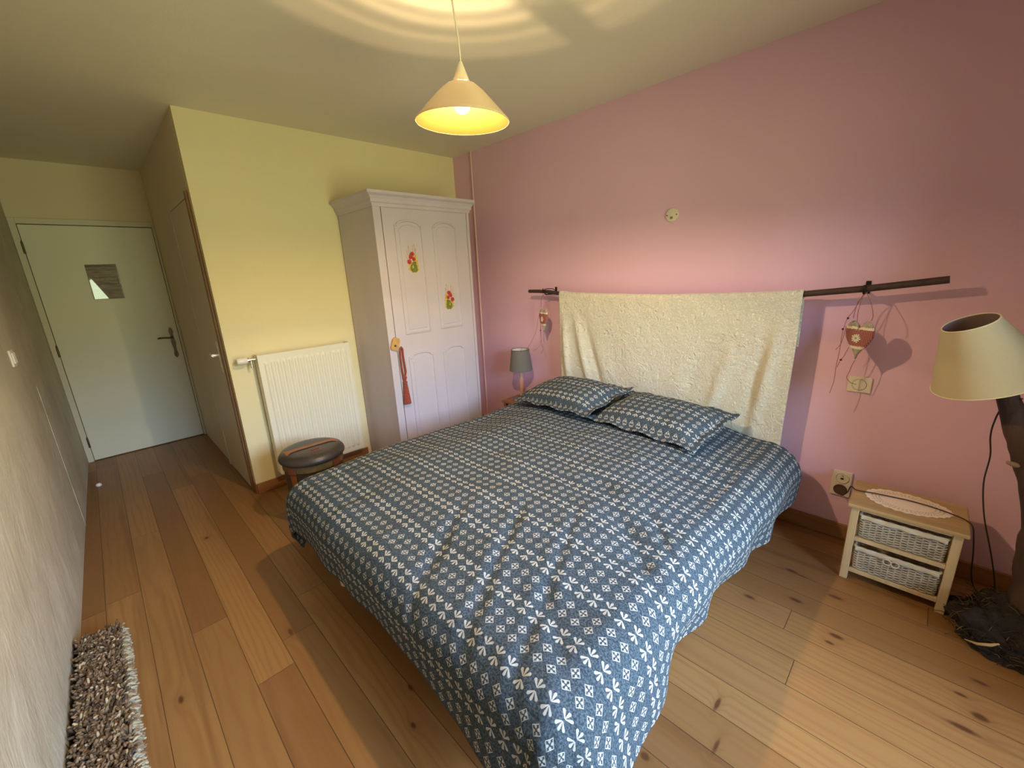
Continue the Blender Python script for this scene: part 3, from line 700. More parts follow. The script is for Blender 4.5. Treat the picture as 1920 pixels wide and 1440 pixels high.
def qfold(x_, dz):
    """displacement of the hanging cloth; dz = drop below pole"""
    k = min(1, dz/.12); v = 0
    for (xa, sl, w, a) in ((1.36, .06, .026, .030), (1.44, .24, .028, .026), (1.50, .30, .030, -.016), (1.60, .26, .06, .006), (2.62, -.24, .035, .014), (2.50, -.30, .04, -.008), (2.80, -.12, .03, .020), (2.74, -.10, .03, -.014), (2.30, -.08, .08, .006), (1.95, .02, .10, .005), (2.70, -.34, .035, .010)):
        c = xa+sl*dz; v += a*math.exp(-((x_-c)/w)**2)*sm(.03, .45, dz)
    return v*k+.004*noise.noise(Vector((x_*6, dz*3, 0)))*k
def qf(i, j):
    x_ = QX0+(QX1-QX0)*i
    tot = .90+.30; L_ = tot*j-.30                     # negative: behind the pole
    zp = pole_z(min(max(x_, 1.005), 3.36)); R_ = .0185
    half = R_*PI/2
    if abs(L_) < half:
        a = L_/R_; return Vector((x_, SY-R_*math.sin(a), zp+R_*math.cos(a)))
    if L_ > 0:
        dz = L_-half; pinch = 1-.02*sm(.1, .9, dz); xc = 2.10
        return Vector((xc+(x_-xc)*pinch, SY-R_-.002-qfold(x_, dz)*(1-.6*sm(.45, .75, dz)), zp-dz))
    dz = -L_-half; return Vector((x_, SY+R_+.006*sm(0, .1, dz)+.3*qfold(x_, dz), zp-dz))
bm = BM(); grid(bm, 190, 120, qf)
qo = obj('quilt', fixn(bm), M_Q, None, True); tag(qo, 'cream embossed quilt draped over the branch behind the pillows', 'bedspread')
q2 = qo.modifiers.new('thickness', 'SOLIDIFY'); q2.thickness = .004; q2.offset = 1

# ------------------------------------------------------------------ fabric hearts on strings
M_LINEN = mat('grey_lace_linen', (.46, .40, .31), .9, var=.35, vscale=60, bmp=.6, bscale=150)
M_LACE = mat('cream_lace', (.80, .72, .58), .9, bmp=.5, bscale=200)
def gingham():
    m, nt, b, out = newmat('red_gingham'); x, y, z = coord(nt)
    a = ((x/.0068).fract() < .5); c_ = ((z/.0068).fract() < .5)
    c = mix(nt, (a+c_)*.5, (.52, .25, .23), (.22, .012, .016)); nt.links.new(c, b.inputs['Base Color']); b.inputs['Roughness'].default_value = .9; return m
M_GING = gingham(); M_STR = mat('dusty_red_string', (.34, .10, .08), .8); M_BEAD = mat('dark_red_bead', (.06, .006, .008), .3); M_WHF = mat('felt_white', (.82, .78, .68), .9)
def heart_r(th):
    # star-shaped heart outline around (0,0), half-width ~.075
    # param from classic curve sampled & interpolated by angle
    return HR(th)
_hc = []
for k in range(721):
    t = 2*PI*k/720; hx = 16*math.sin(t)**3; hy = 13*math.cos(t)-5*math.cos(2*t)-2*math.cos(3*t)-math.cos(4*t)
    _hc.append((hx/16*.066, (hy+1.5)/16*.100))
_tab = sorted((math.atan2(a[1], a[0]), math.hypot(*a)) for a in _hc)
def HR(th):
    th = math.atan2(math.sin(th), math.cos(th)); lo, hi = 0, len(_tab)-1
    if th <= _tab[0][0] or th >= _tab[-1][0]: return _tab[0][1]
    while hi-lo > 1:
        mi = (lo+hi)//2
        if _tab[mi][0] <= th: lo = mi
        else: hi = mi
    a, b_ = _tab[lo], _tab[hi]; f = (th-a[0])/max(1e-9, b_[0]-a[0]); return a[1]+(b_[1]-a[1])*f
def heart_mesh(z0, z1, extra, seg=120, rings=14):
    bm = BM()
    for sgn in (1, -1):
        def hf(i, j):
            rho = i; th = 2*PI*j; rr = HR(th)*rho; h = .013*math.sqrt(max(0, 1-rho**2.6))
            return Vector((rr*math.cos(th)*(1+extra*8), -sgn*(h+extra), rr*math.sin(th)))
        grid(bm, rings, seg, hf, keep=lambda i, j: z0 <= HR(2*PI*j)*i*math.sin(2*PI*j) <= z1)
    bmesh.ops.remove_doubles(bm, verts=bm.verts, dist=.0004 if extra == 0 else .00005)
    return fixn(bm)
def heart(name, loc, rz, label, strands, tag_len):
    t_ = thing(name, label, 'heart decoration', loc, (0, 0, rz), 'fabric hearts hanging from the branch')
    hb = obj('heart_cushion', heart_mesh(-1, 1, 0), M_LINEN, t_, True)
    obj('gingham_band', heart_mesh(-.034, .048, .0012), M_GING, t_, True)
    obj('lace_edging', heart_mesh(.046, .057, .0022), M_LACE, t_, True); obj('lace_edging', heart_mesh(-.045, -.032, .0022), M_LACE, t_, True)
    bm = BM(); fz, fy = .006, -.0165
    for k in range(11):
        a = 2*PI*k/11; mt = Matrix.Translation((0, fy, fz)) @ Matrix.Rotation(a, 4, 'Y')
        box(bm, -.003, .003, -.0008, .0008, .003, .022 if k % 2 else .019, .0006, mtx=mt)
    fl = obj('edelweiss', bm, M_WHF, t_)
    bm = BM(); lathe(bm, [(0, .003), (.004, .002), (.005, 0)], 12, Matrix.Translation((0, fy-.001, fz)) @ Matrix.Rotation(PI/2, 4, 'X')); obj('flower_centre', fixn(bm), mat('straw_yellow', (.5, .42, .2), .8), fl, True)
    inv = Matrix.Rotation(-rz, 4, 'Z')
    top = inv @ (Vector((loc[0]-0.01*math.copysign(1, loc[0]-2) if False else loc[0], SY-.016, pole_z(loc[0])-.016))-Vector(loc))
    bm = BM(); tube(bm, smooth([(-.040, 0, .093), (-.040, 0, .112), top*.65+Vector((-.03, 0, .03)), top]), .0014, 6); tube(bm, smooth([(.043, 0, .090), (.046, 0, .115), top*.6+Vector((.03, 0, .035)), top]), .0014, 6); obj('hanging_string', bm, M_STR, t_, True)
    for k, (pts, beads) in enumerate(strands):
        bm = BM(); tube(bm, smooth([inv @ Vector(p) for p in pts]), .0013, 6); so = obj('dangling_string', bm, M_STR, t_, True)
        for bpos in beads:
            bm = BM(); bmesh.ops.create_uvsphere(bm, u_segments=12, v_segments=8, radius=.005, matrix=Matrix.Translation(inv @ Vector(bpos))); obj('bead', bm, M_BEAD, so, True)
    return t_
# offsets below are world-space relative to the heart centre
heart('heart_ornament', (3.103, -.138, 1.115), math.radians(-33), 'linen heart with red gingham band hanging above the light switch, right of the quilt', [
    ([(-.010, .0, .205), (-.035, -.008, .13), (-.052, -.012, .095), (-.062, -.012, .03), (-.062, -.012, -.05), (-.066, -.01, -.14), (-.066, -.008, -.21), (-.076, -.006, -.275)], [(-.050, -.012, .097), (-.063, -.012, .045)]),
    ([(-.052, -.012, .06), (-.060, -.014, -.02), (-.078, -.012, -.055)], []),
    ([(-.03, -.006, -.04), (-.045, -.01, -.09), (-.052, -.01, -.10), (-.062, -.01, -.14)], [(-.052, -.01, -.103)]),
    ([(.0, 0, -.100), (-.006, -.004, -.12), (-.014, -.004, -.16), (-.02, .0, -.19), (-.008, .06, -.225), (.01, .1, -.24)], []),
    ([(-.012, 0, .19), (-.018, 0, .13), (-.016, 0, .08)], [])], 0)
heart('heart_ornament', (1.165, -.138, 1.12), math.radians(-20), 'linen heart with red band hanging left of the quilt, above the grey table lamp', [
    ([(-.03, -.01, .06), (-.05, -.012, .0), (-.07, -.012, -.08), (-.12, -.01, -.17), (-.19, .0, -.25), (-.22, .02, -.27)], []),
    ([(-.02, -.012, .04), (-.025, -.014, -.09), (-.02, -.012, -.20), (-.01, -.01, -.225)], [(-.024, -.016, -.085)]),
    ([(-.04, .0, .0), (-.06, .03, -.10), (-.10, .06, -.22), (-.18, .06, -.28)], []),
    ([(-.02, -.01, -.2), (-.03, .02, -.24), (-.08, .05, -.29)], [])], 0)

# ------------------------------------------------------------------ wall fittings
M_PLASTIC = mat('ivory_plastic', (.74, .66, .56), .35)
M_GREYL = mat('grey_line', (.30, .27, .22), .5)
sw = thing('light_switch', 'square ivory double light switch with a round rocker under the right heart', 'light switch', (3.124, 0, .868))
bm = BM(); box(bm, -.047, .047, -.009, -.0005, -.040, .040, .003); obj('plate', bm, M_PLASTIC, sw)
bm = BM(); ring = [(.028*math.cos(2*PI*k/40), -.0095, .028*math.sin(2*PI*k/40)) for k in range(40)]; tube(bm, ring, .0012, 6, closed=True); obj('rocker_ring', bm, M_GREYL, sw, True)
for s_ in (-1, 1):
    bm = BM(); P = [(s_*.0009, -.026)]+[(s_*(.0009+.026*math.cos(a)), .026*math.sin(a)) for a in [(-80+160*k/16)*PI/180 for k in range(17)]]+[(s_*.0009, .026)]
    poly_prism(bm, P, 'y', -.0115, -.009); obj('rocker', fixn(bm), M_PLASTIC, sw)
sk = thing('wall_socket', 'ivory double power socket on the pink wall beside the rustic nightstand', 'socket', (3.121, 0, .319))
bm = BM(); box(bm, -.042, .042, -.011, -.0005, -.072, .072, .004); obj('plate', bm, M_PLASTIC, sk)
for s_, dk in ((1, 0), (-1, 1)):
    zc = s_*.034; bm = BM(); lathe(bm, [(.029, 0), (.030, -.003), (.027, -.004), (.0245, -.0005), (.0, .0)], 32, Matrix.Translation((0, -.0112, zc)) @ Matrix.Rotation(-PI/2, 4, 'X')); o = obj('socket_ring', fixn(bm), M_PLASTIC if not dk else mat('brown_plug', (.10, .05, .03), .5), sk, True, auto=40)
    if not dk:
        bm = BM(); box(bm, -.006, .006, -.0135, -.0112, zc-.008, zc-.001); obj('pin_hole', bm, M_IRON, sk)
        bm = BM(); cyl(bm, (0, -.0112, zc+.014), (0, -.020, zc+.014), .0025, 8); obj('earth_pin', bm, M_GREYL, sk)
    else:
        bm = BM(); lathe(bm, [(0, -.022), (.015, -.021), (.019, -.012), (.02, 0)], 24, Matrix.Translation((0, -.0112, zc)) @ Matrix.Rotation(-PI/2, 4, 'X') @ Matrix.Scale(-1, 4, (0, 0, 1))); obj('plug', fixn(bm), mat('brown_plug_body', (.08, .04, .025), .5), sk, True)
rc = thing('wall_cover_plate', 'small round white cover plate with two screws, alone high on the pink wall', 'cover plate', (2.108, 0, 1.785))
bm = BM(); lathe(bm, [(0, .010), (.030, .010), (.038, .008), (.041, .003), (.041, .0008), (0, .0008)], 40, Matrix.Rotation(PI/2, 4, 'X')); obj('disc', fixn(bm), M_PLASTIC, rc, True, auto=40)
for s_ in (-1, 1):
    bm = BM(); cyl(bm, (s_*.030, -.009, 0), (s_*.030, -.0112, 0), .004, 10); obj('screw', bm, M_HINGE, rc)
bm = BM(); box(bm, -.010, .007, -.0125, -.0098, -.022, -.009, .001); obj('outlet_tab', bm, mat('olive_tab', (.22, .18, .08), .5), rc)
ls = thing('light_switch', 'white double light switch on the pale left wall near the corridor', 'light switch', (.062, yl(.062)+.0005, 1.19), (0, 0, math.atan(-.0345)))
bm = BM(); box(bm, -.040, .040, .0005, .009, -.042, .042, .003); obj('plate', bm, M_WINF, ls)
for s_ in (-1, 1):
    bm = BM(); box(bm, s_*.017-.014, s_*.017+.014, .009, .016, -.028, .028, .003, mtx=Matrix.Identity(4)); obj('rocker', bm, M_WINF, ls)
# doorstop / paper bit on floor
bm = BM(); lathe(bm, [(0, .024), (.012, .023), (.018, .016), (.019, .002), (0, .002)], 20); o = obj('door_stop', fixn(bm), M_WINF, None, True); o.location = (-1.167, -2.895, 0); tag(o, 'small round white door stop on the corridor floor by the left wall', 'door stop')

# ------------------------------------------------------------------ sign on the entry door
sg = thing('door_sign', 'small glossy sign printed as grey planks with framed lettering, on the entry door', 'sign', (DX+.0055, -2.4955, 1.577), (0, 0, math.radians(-2.6)))
def sign_mat():
    m, nt, b, out = newmat('printed_planks'); x, y, z = coord(nt)
    n = noise_n(nt, vec(nt, x, y*14, z*60), 1, 4, .6); n2 = noise_n(nt, vec(nt, 0.0, y*5, z*30), 1, 2)
    c = mix(nt, ((n-.35)*3).clamp(), (.30, .25, .18), (.13, .11, .085)); c = mix(nt, ((n2-.5)*4).clamp()*.6, c, (.09, .075, .055))
    zz = ((z+.20)/.0605); ln = (zz.fract() < .05); c = mix(nt, ln, c, (.02, .015, .01))
    top = (z > .125); c = mix(nt, top*.7, c, (.05, .04, .03)); low = (z < -.06); c = mix(nt, low*.5, c, (.10, .07, .045))
    nt.links.new(c, b.inputs['Base Color']); b.inputs['Roughness'].default_value = .28; b.inputs['Coat Weight'].default_value = 1.0; b.inputs['Coat Roughness'].default_value = .02; b.inputs['Coat IOR'].default_value = 2.0
    b.inputs['Specular IOR Level'].default_value = .3
    return m
bm = BM()
def sf(i, j):
    y_ = -.100+.2*i; z_ = -.147+.294*j
    dd = max(0, -(y_+.10)+(.085-z_)*.42); x_ = .0015+.065*dd+.10*dd*dd
    return Vector((x_, y_, z_))
grid(bm, 60, 80, sf); so = obj('sign_sheet', fixn(bm), sign_mat(), sg, True); mm = so.modifiers.new('t', 'SOLIDIFY'); mm.thickness = .0012; mm.offset = -1
bm = BM(); K = .0022
for (a, b_, c_, e_) in ((-.03, .088, .034, .0365), (-.03, .088, -.020, -.0175), (-.03, -.0275, -.02, .0365), (.0855, .088, -.02, .0365), (-.07, -.03, .034, .0355), (-.06, -.03, -.028, -.025)): box(bm, K, K+.0008, a, b_, c_, e_)
obj('frame_line', bm, M_IRON, sg)
rnd = random.Random(4); M_INK = mat('sign_ink', (.035, .025, .02), .5)
for k, yy in enumerate((-.014, .004, .020, .034, .050, .066)):
    bm = BM(); h_ = .024 if k % 2 else .014; q_ = .010 if k % 2 else -.010
    tube(bm, [(K, yy, h_), (K, yy, q_), (K, yy+.004, q_+.001), (K, yy+.0085, q_+.002), (K, yy+.0085, .012 if k % 2 == 0 else -.006)], .0011, 4)
    obj('letter', bm, M_INK, sg)
for k in range(4):
    bm = BM(); box(bm, K, K+.0008, -.004+k*.002, .022+k*.001, -.075-k*.014, -.0725-k*.014); obj('text_line', bm, M_INK, sg)

# ------------------------------------------------------------------ left bedside table and small lamp
nt_ = thing('bedside_table', 'low reddish wooden bedside table mostly hidden behind the left pillow', 'bedside table', (.915, -.165, 0))
M_RW = wood_mat('reddish_wood', (.34, .15, .07), (.22, .09, .04), 'x', .45)
bm = BM(); box(bm, -.125, .125, -.13, .135, .405, .425, .004); obj('top', bm, M_RW, nt_)
for a in (-.10, .10):
    for b_ in (-.10, .10):
        bm = BM(); box(bm, a-.014, a+.014, b_-.014, b_+.014, 0, .4045, .002); obj('leg', bm, M_RW, nt_)
bm = BM(); box(bm, -.115, .115, -.115, .115, .19, .205, .002); obj('shelf', bm, M_RW, nt_)
tl_ = thing('table_lamp', 'small table lamp with a grey drum shade on the left bedside table', 'lamp', (.903, -.15, .426))
bm = BM(); lathe(bm, [(0, 0), (.045, 0), (.046, .006), (.020, .014), (.014, .05), (.021, .14), (.017, .20), (.010, .24), (.008, .275), (0, .275)], 32); obj('stem', fixn(bm), mat('pink_glaze', (.60, .33, .24), .3), tl_, True, auto=60)
M_GSH = mat('grey_shade_cloth', (.155, .14, .125), .85, bmp=.3, bscale=300)
bm = BM(); lathe(bm, [(.098, .255), (.075, .432), (.0738, .432), (.0968, .255), (.098, .255)], 48); shd = obj('lamp_shade', fixn(bm), [M_GSH], tl_, True, auto=40)
bm = BM(); lathe(bm, [(.0965, .256), (.0732, .431)], 48); obj('shade_lining', fixn(bm), mat('white_lining', (.7, .66, .6), .7), shd, True)
bm = BM(); ring = [(.0745*math.cos(2*PI*k/40), .0745*math.sin(2*PI*k/40), .432) for k in range(40)]; tube(bm, ring, .002, 6, closed=True); 
for a in (0, 2.1, 4.2): tube(bm, [(0, 0, .412), (.073*math.cos(a), .073*math.sin(a), .430)], .0013, 6)
tube(bm, [(0, 0, .275), (0, 0, .412)], .004, 8); obj('shade_ring', bm, M_IRON, tl_, True)

# ------------------------------------------------------------------ nightstand with wicker drawers
NX0, NX1, NYF, NYB, NZ = 3.186, 3.572, -.385, -.095, .400
ns = thing('nightstand', 'rustic pale wood nightstand with two white wicker drawers, right of the bed', 'nightstand', (0, 0, 0))
bm = BM(); box(bm, NX0, NX1, NYF, NYB, NZ-.018, NZ, .005); obj('top', bm, M_OAK, ns)
LX = (NX0+.014, NX1-.044)
for lx in LX:
    for ly in (NYF+.018, NYB-.038):
        bm = BM(); box(bm, lx, lx+.030, ly, ly+.026, 0, NZ-.0185, .003); obj('leg', bm, M_OAKV, ns)
for i, zc in enumerate((.212, .045)):
    bm = BM(); box(bm, LX[0]+.030, LX[1], NYF+.020, NYF+.040, zc, zc+.020, .002); box(bm, LX[0]+.030, LX[1], NYB-.030, NYB-.014, zc, zc+.020, .002)
    for lx in LX: box(bm, lx+.004, lx+.024, NYF+.044, NYB-.038, zc, zc+.020, .002)
    obj('rail', bm, M_OAKV, ns)
bm = BM()
for lx in LX: box(bm, lx+.006, lx+.020, NYF+.044, NYB-.038, NZ-.045, NZ-.019)
box(bm, LX[0]+.03, LX[1], NYF+.022, NYF+.036, NZ-.034, NZ-.019, .002); box(bm, LX[0]+.03, LX[1], NYB-.03, NYB-.018, NZ-.045, NZ-.019, .002); obj('apron', bm, M_OAKV, ns)
M_WICK = mat('whitewashed_wicker', (.56, .50, .41), .7, var=.35, vscale=25)
M_WRIM = mat('whitewashed_rim', (.66, .60, .49), .65, var=.25, vscale=18)
def basket(z0, z1, withloop, fy):
    x0, x1, y0, y1 = LX[0]+.036, LX[1]-.006, fy, NYB-.045; rc_ = .018
    def perim(s):
        # rounded rectangle by arc length fraction
        w, dd = x1-x0, y1-y0; segs = [w-2*rc_, rc_*PI/2, dd-2*rc_, rc_*PI/2]*2; L_ = sum(segs); s = (s % 1)*L_
        cs = [((x0+rc_, y0), (1, 0)), None, ((x1, y0+rc_), (0, 1)), None, ((x1-rc_, y1), (-1, 0)), None, ((x0, y1-rc_), (0, -1)), None]
        cc = {1: (x1-rc_, y0+rc_, -PI/2), 3: (x1-rc_, y1-rc_, 0), 5: (x0+rc_, y1-rc_, PI/2), 7: (x0+rc_, y0+rc_, PI)}
        for k, sg_ in enumerate(segs):
            if s <= sg_ or k == 7:
                if k % 2 == 0:
                    (px, py), (tx_, ty_) = cs[k]; return Vector((px+tx_*s, py+ty_*s, 0)), Vector((ty_, -tx_, 0))
                cx_, cy_, a0 = cc[k]; a = a0+s/rc_; return Vector((cx_+rc_*math.cos(a), cy_+rc_*math.sin(a), 0)), Vector((math.cos(a), math.sin(a), 0))
            s -= sg_
    bm = BM(); ns_ = 46; nper = ns_*6; rows = int((z1-z0-.012)/.0062)
    for k in range(rows):
        z = z0+.004+k*.0062; pts = []
        shrink = .006*(1-k/rows)
        for i in range(nper):
            p, n = perim(i/nper); o_ = .0026*math.sin(PI*ns_*i/nper+PI*k); pts.append((p.x+n.x*(o_-shrink), p.y+n.y*(o_-shrink), z+.0008*math.sin(i*.7+k)))
        tube(bm, pts, .0025, 5, closed=True)
    b0 = obj('wicker_drawer', bm, M_WICK, ns, True)
    bm = BM()
    for i in range(ns_):
        p, n = perim((i+.5)/ns_ if False else i/ns_); tube(bm, [(p.x-n.x*.006, p.y-n.y*.006, z0), (p.x, p.y, z1-.006)], .0022, 5)
    obj('stakes', bm, M_WICK, b0, True)
    bm = BM(); pts = []
    for i in range(120):
        p, n = perim(i/120); pts.append((p.x, p.y, z1-.004+.001*math.sin(i*1.3)))
    tube(bm, pts, .0062, 8, closed=True)
    for i in range(0, 240):
        p, n = perim(i/240); 
    obj('rim', bm, M_WRIM, b0, True)
    bm = BM(); box(bm, x0+.008, x1-.008, y0+.008, y1-.008, z0+.001, z0+.004); obj('bottom', bm, M_WICK, b0)
    # pale lining folded over the front top
    bm = BM(); 
    def lf(i, j):
        a = i; x_ = x0+.004+(x1-x0-.008)*a; return Vector((x_, y0-.0075+.002*math.sin(a*30), z1+.001-.020*j+.002*math.sin(a*17)))
    grid(bm, 60, 4, lf); ln_ = obj('lining_edge', fixn(bm), M_WRIM, b0, True); mm = ln_.modifiers.new('t', 'SOLIDIFY'); mm.thickness = .003
    if withloop:
        bm = BM(); xc = (x0+x1)/2-.012
        for s_ in (-1, 1): tube(bm, [(xc+s_*.013+.014*math.cos(a), y0-.011-.004*abs(math.sin(a)), z1-.024+.013*math.sin(a)) for a in [2*PI*k/20 for k in range(20)]], .0026, 6, closed=True)
        obj('handle', bm, M_WRIM, b0, True)
basket(.236, .350, False, NYF+.022); basket(.068, .188, True, NYF+.020)
# doily
M_DOI = mat('pink_white_lace', (.86, .76, .70), .85)
dc = Vector((3.375, -.228, NZ+.0015)); bm = BM()
def df(i, j):
    th = 2*PI*j; rho = i; sc2 = 1+.035*abs(math.sin(th*13))*sm(.8, 1, rho)+.03*math.sin(th*3+1)*rho
    return Vector((dc.x+.143*rho*sc2*math.cos(th), dc.y+.100*rho*sc2*math.sin(th)-.0*math.cos(th), dc.z+.0012*sm(.7, 1, rho)*math.sin(th*26)))
def dk(i, j):
    if i < .62: return True
    if .90 < i: return True
    k = int(j*208); r_ = int(i*34)
    return not ((k % 4 in (1, 2)) and r_ % 3 == 1)
grid(bm, 34, 208, df, keep=dk); bmesh.ops.remove_doubles(bm, verts=bm.verts, dist=.00002)
o = obj('doily', fixn(bm), M_DOI, None, True); tag(o, 'oval pinkish white lace doily on top of the nightstand', 'doily')
# power cable over the nightstand
M_BLKC = mat('brown_black_cable', (.035, .018, .012), .5)
bm = BM(); tube(bm, smooth([(3.121, -.034, .285), (3.135, -.075, .283), (3.160, -.12, .33), (3.175, -.20, .402), (3.20, -.232, .4055), (3.265, -.222, .4070), (3.33, -.212, .4070), (3.39, -.206, .4070), (3.46, -.214, .4070), (3.53, -.236, .4060), (3.565, -.262, .4055), (3.580, -.285, .396), (3.588, -.29, .36), (3.60, -.28, .28), (3.615, -.25, .16), (3.64, -.24, .09), (3.70, -.28, .05), (3.78, -.34, .02), (3.95, -.42, .004)]), .0026, 8)
o = obj('power_cable', bm, M_BLKC, None, True); tag(o, 'thin dark cable from the socket across the doily and down behind the nightstand', 'cable')

# ------------------------------------------------------------------ floor lamp from a tree trunk
fl_ = thing('floor_lamp', 'floor lamp made from a crooked dark tree trunk with a tilted beige shade', 'lamp', (3.76, -.36, 0))
M_TRK = mat('dark_trunk', (.070, .034, .022), .8, var=.5, vscale=14, bmp=.8, bscale=30, stretch=(1, 1, .35), bdist=.008)
O_ = Vector((3.76, -.36, 0)); tp = [((3.760, -.36, .0), .085), ((3.765, -.36, .10), .062), ((3.758, -.37, .24), .056), ((3.742, -.375, .38), .052), ((3.728, -.38, .52), .048), ((3.690, -.385, .68), .050), ((3.650, -.39, .78), .044), ((3.610, -.39, .88), .038), ((3.572, -.385, .97), .030), ((3.545, -.38, 1.03), .026)]
bm = BM(); P = []; Rd = []
for (a, b_) in zip(tp, tp[1:]):
    for k in range(4):
        f = k/4; p = Vector(a[0]).lerp(Vector(b_[0]), f)-O_; P.append(p+Vector((noise.noise(p*9)*.008, noise.noise(p*9+Vector((5, 0, 0)))*.008, 0))); Rd.append((a[1]+(b_[1]-a[1])*f)*(1+.10*noise.noise(p*14)))
P.append(Vector(tp[-1][0])-O_); Rd.append(tp[-1][1]); tube(bm, P, Rd, 20)
for v in bm.verts: v.co += v.co.normalized()*0 + Vector((noise.noise(v.co*26), noise.noise(v.co*26+Vector((3, 1, 0))), 0))*.006
trunk = obj('trunk', bm, M_TRK, fl_, True)
bm = BM(); tube(bm, [P[22], P[22]+Vector((-.045, -.035, .012)), P[22]+Vector((-.062, -.05, .02))], [.014, .010, .006], 8); obj('branch_stub', bm, mat('cut_wood', (.25, .15, .09), .7), trunk, True)
# root mass
bm = BM()
def rf(i, j):
    th = 2*PI*j; ph = i*PI/2; base = Vector((math.cos(th)*math.cos(ph), math.sin(th)*math.cos(ph), math.sin(ph)))
    k = 1+.35*noise.noise(base*2.2+Vector((4, 0, 0)))+.14*noise.noise(base*7)+.06*noise.noise(base*19)
    return Vector((base.x*.185*k-.0, base.y*.165*k-.03, base.z*.17*k+.001+.012*abs(noise.noise(base*30))))
grid(bm, 40, 120, rf); bmesh.ops.remove_doubles(bm, verts=bm.verts, dist=.0005); obj('root_base', fixn(bm), mat('dark_roots', (.024, .013, .008), .9, var=.6, vscale=24, bmp=1, bscale=70, bdist=.01), fl_, True)
bm = BM(); rnd = random.Random(3)
for k in range(520):
    th = rnd.uniform(0, 2*PI); a = rnd.uniform(.02, 1.2); b0 = Vector((math.cos(th)*math.cos(a)*.185, math.sin(th)*math.cos(a)*.165-.03, math.sin(a)*.165+.004)); dr_ = Vector((rnd.uniform(-1, 1), rnd.uniform(-1, 1), rnd.uniform(-.3, .5)))*.05
    P_ = [b0, b0+dr_*.6+Vector((0, 0, .008)), b0+dr_*1.1]; 
    for q in P_: q.z = max(q.z, .004)
    tube(bm, P_, .0013, 4, mat=0 if k % 3 == 0 else 1)
fb = obj('root_fibres', bm, [mat('straw_fibre', (.13, .075, .032), .8), mat('dark_fibre', (.03, .016, .009), .8)], fl_, True); fb['kind'] = 'stuff'
M_FIB = mat('pale_straw', (.50, .36, .17), .7)
bm = BM(); tube(bm, [(-.150, -.165, .035), (-.12, -.185, .05), (-.09, -.19, .07), (-.07, -.185, .085)], [.002, .005, .006, .003], 8); obj('pale_root', bm, M_FIB, fl_, True)
# shade
SC = Vector((3.517, -.375, 1.034))-O_; AX = Matrix.Translation(SC) @ Matrix.Rotation(math.radians(-22.5), 4, 'Y') @ Matrix.Rotation(math.radians(12.7), 4, 'X')
def shade_mat():
    m, nt, b, out = newmat('beige_linen_shade'); x, y, z = coord(nt); w = noise_n(nt, vec(nt, x, y, z*6), 120, 3)
    c = mix(nt, w, (.62, .52, .33), (.50, .41, .25)); nt.links.new(c, b.inputs['Base Color']); b.inputs['Roughness'].default_value = .85
    tl = nt.nodes.new('ShaderNodeBsdfTranslucent'); tl.inputs[0].default_value = (.55, .42, .25, 1); ms = nt.nodes.new('ShaderNodeMixShader'); ms.inputs[0].default_value = .18
    nt.links.new(b.outputs[0], ms.inputs[1]); nt.links.new(tl.outputs[0], ms.inputs[2]); nt.links.new(ms.outputs[0], out.inputs[0]); return m
bm = BM(); lathe(bm, [(.160, 0), (.0745, .230), (.0735, .230), (.1588, 0), (.160, 0)], 72, AX); obj('lamp_shade', fixn(bm), shade_mat(), fl_, True, auto=40)
bm = BM(); lathe(bm, [(.1583, .001), (.0731, .229)], 72, AX); obj('shade_lining', fixn(bm), mat('mauve_lining', (.30, .21, .20), .8), fl_, True)
bm = BM(); 
for (rr, z) in ((.1595, .0), (.074, .23)):
    tube(bm, [AX @ Vector((rr*math.cos(2*PI*k/60), rr*math.sin(2*PI*k/60), z)) for k in range(60)], .0022, 6, closed=True)
obj('shade_trim', bm, mat('cream_trim', (.66, .56, .38), .8), fl_, True)
bm = BM(); tube(bm, [AX @ Vector((0, 0, -.02)), AX @ Vector((0, 0, .06))], .016, 12); tube(bm, [AX @ Vector((0, 0, .06)), AX @ Vector((0, 0, .17))], [.016, .026], 12)
for a in (0, 2.1, 4.2): tube(bm, [AX @ Vector((0, 0, .058)), AX @ Vector(((.155)*math.cos(a), .155*math.sin(a), .006))], .0014, 6)
obj('bulb_holder', bm, mat('holder', (.5, .45, .38), .5), fl_, True)
bm = BM(); tube(bm, smooth([Vector(p)-O_ for p in ((3.60, -.40, .98), (3.565, -.36, .93), (3.556, -.34, .86), (3.558, -.33, .80), (3.572, -.31, .72), (3.575, -.30, .60), (3.60, -.29, .46), (3.64, -.27, .32), (3.672, -.25, .20), (3.69, -.26, .12), (3.72, -.29, .06))]), .0026, 8)
obj('lamp_cable', bm, M_BLKC, fl_, True)

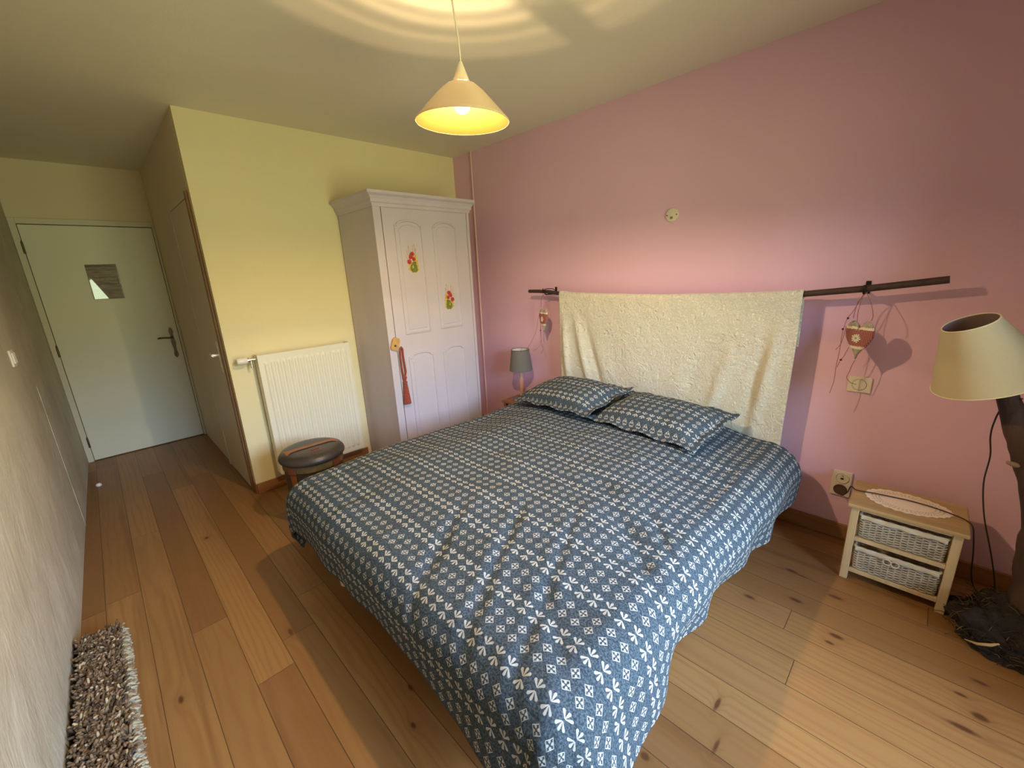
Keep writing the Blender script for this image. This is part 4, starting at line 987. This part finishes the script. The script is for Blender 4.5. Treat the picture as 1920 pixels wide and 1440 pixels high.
# ------------------------------------------------------------------ shaggy rug folded along the left wall
def rug():
    t_ = thing('shaggy_rug', 'folded brown and grey shaggy rug lying against the left wall', 'rug', (0, 0, 0))
    X0_, X1_ = 1.03, 2.9; Y0 = lambda x_: yl(x_)+.012; Y1 = -2.853; HH = .085
    bm = BM()
    def bf(i, j):
        x_ = X0_+(X1_-X0_)*i; prof = [(0, .002), (0, .75), (.08, 1), (.5, 1.04), (.9, .98), (1, .7), (1.02, .3), (1, .002)]
        k = j*(len(prof)-1); a = int(min(k, len(prof)-2)); f = k-a; py = prof[a][0]+(prof[a+1][0]-prof[a][0])*f; pz = prof[a][1]+(prof[a+1][1]-prof[a][1])*f
        return Vector((x_, Y0(x_)+(Y1-Y0(x_))*py, HH*pz*(1+.1*noise.noise(Vector((x_*5, py*2, 0)))) ))
    V = grid(bm, 60, 28, bf); bm.faces.new([V[0][j] for j in range(29)]); bm.faces.new([V[-1][j] for j in range(29)][::-1])
    o = obj('rug_backing', fixn(bm), mat('rug_base', (.10, .07, .045), .95), t_); 
    rnd = random.Random(11)
    def strands(name, mats, n, side):
        bm = BM()
        for k in range(n):
            x_ = rnd.uniform(X0_-.004, X1_ if side else 2.6); yy0 = Y0(x_)
            if side == 0:
                f = rnd.random(); y_ = yy0+.008+(Y1-yy0-.008)*f; p = Vector((x_, y_, HH*.98)); dr_ = Vector((rnd.uniform(-.5, .5), rnd.uniform(-.5, .5), rnd.uniform(.25, .8))).normalized()*rnd.uniform(.024, .040)
            elif side == 1:
                p = Vector((x_, Y1-.002, rnd.uniform(.012, HH))); dr_ = Vector((rnd.uniform(-.4, .4), rnd.uniform(.2, .9), rnd.uniform(-.7, .3))).normalized()*rnd.uniform(.018, .032)
            else:
                p = Vector((X0_+.002, yy0+(Y1-yy0)*rnd.random(), rnd.uniform(.012, HH))); dr_ = Vector((rnd.uniform(-1, -.2), rnd.uniform(-.5, .5), rnd.uniform(-.4, .5))).normalized()*rnd.uniform(.012, .024)
            q = p+dr_*.55+Vector((0, 0, .003)); e_ = p+dr_+Vector((rnd.uniform(-.004, .004), rnd.uniform(-.004, .004), -.004))
            for v in (q, e_):
                v.y = max(v.y, yl(v.x)+.006); v.z = max(v.z, .004)
            tube(bm, [p, q, e_], [.0034, .0048, .0032], 5, mat=rnd.choices(range(len(mats)), [5, 4, 3, 1][:len(mats)])[0])
        o = obj(name, bm, mats, t_, True); o['kind'] = 'stuff'; return o
    m1 = mat('pile_brown', (.17, .108, .062), .9); m2 = mat('pile_taupe', (.27, .19, .12), .9); m3 = mat('pile_dark', (.09, .06, .04), .9); m4 = mat('pile_beige', (.52, .42, .28), .9)
    p1 = mat('pile_grey', (.40, .36, .26), .9); p2 = mat('pile_pale', (.52, .46, .33), .9)
    strands('top_pile', [m1, m2, m3, m4], 3600, 0); strands('side_pile', [p1, p2, m2], 1900, 1); strands('end_pile', [m1, m2, m3], 500, 2)
rug()
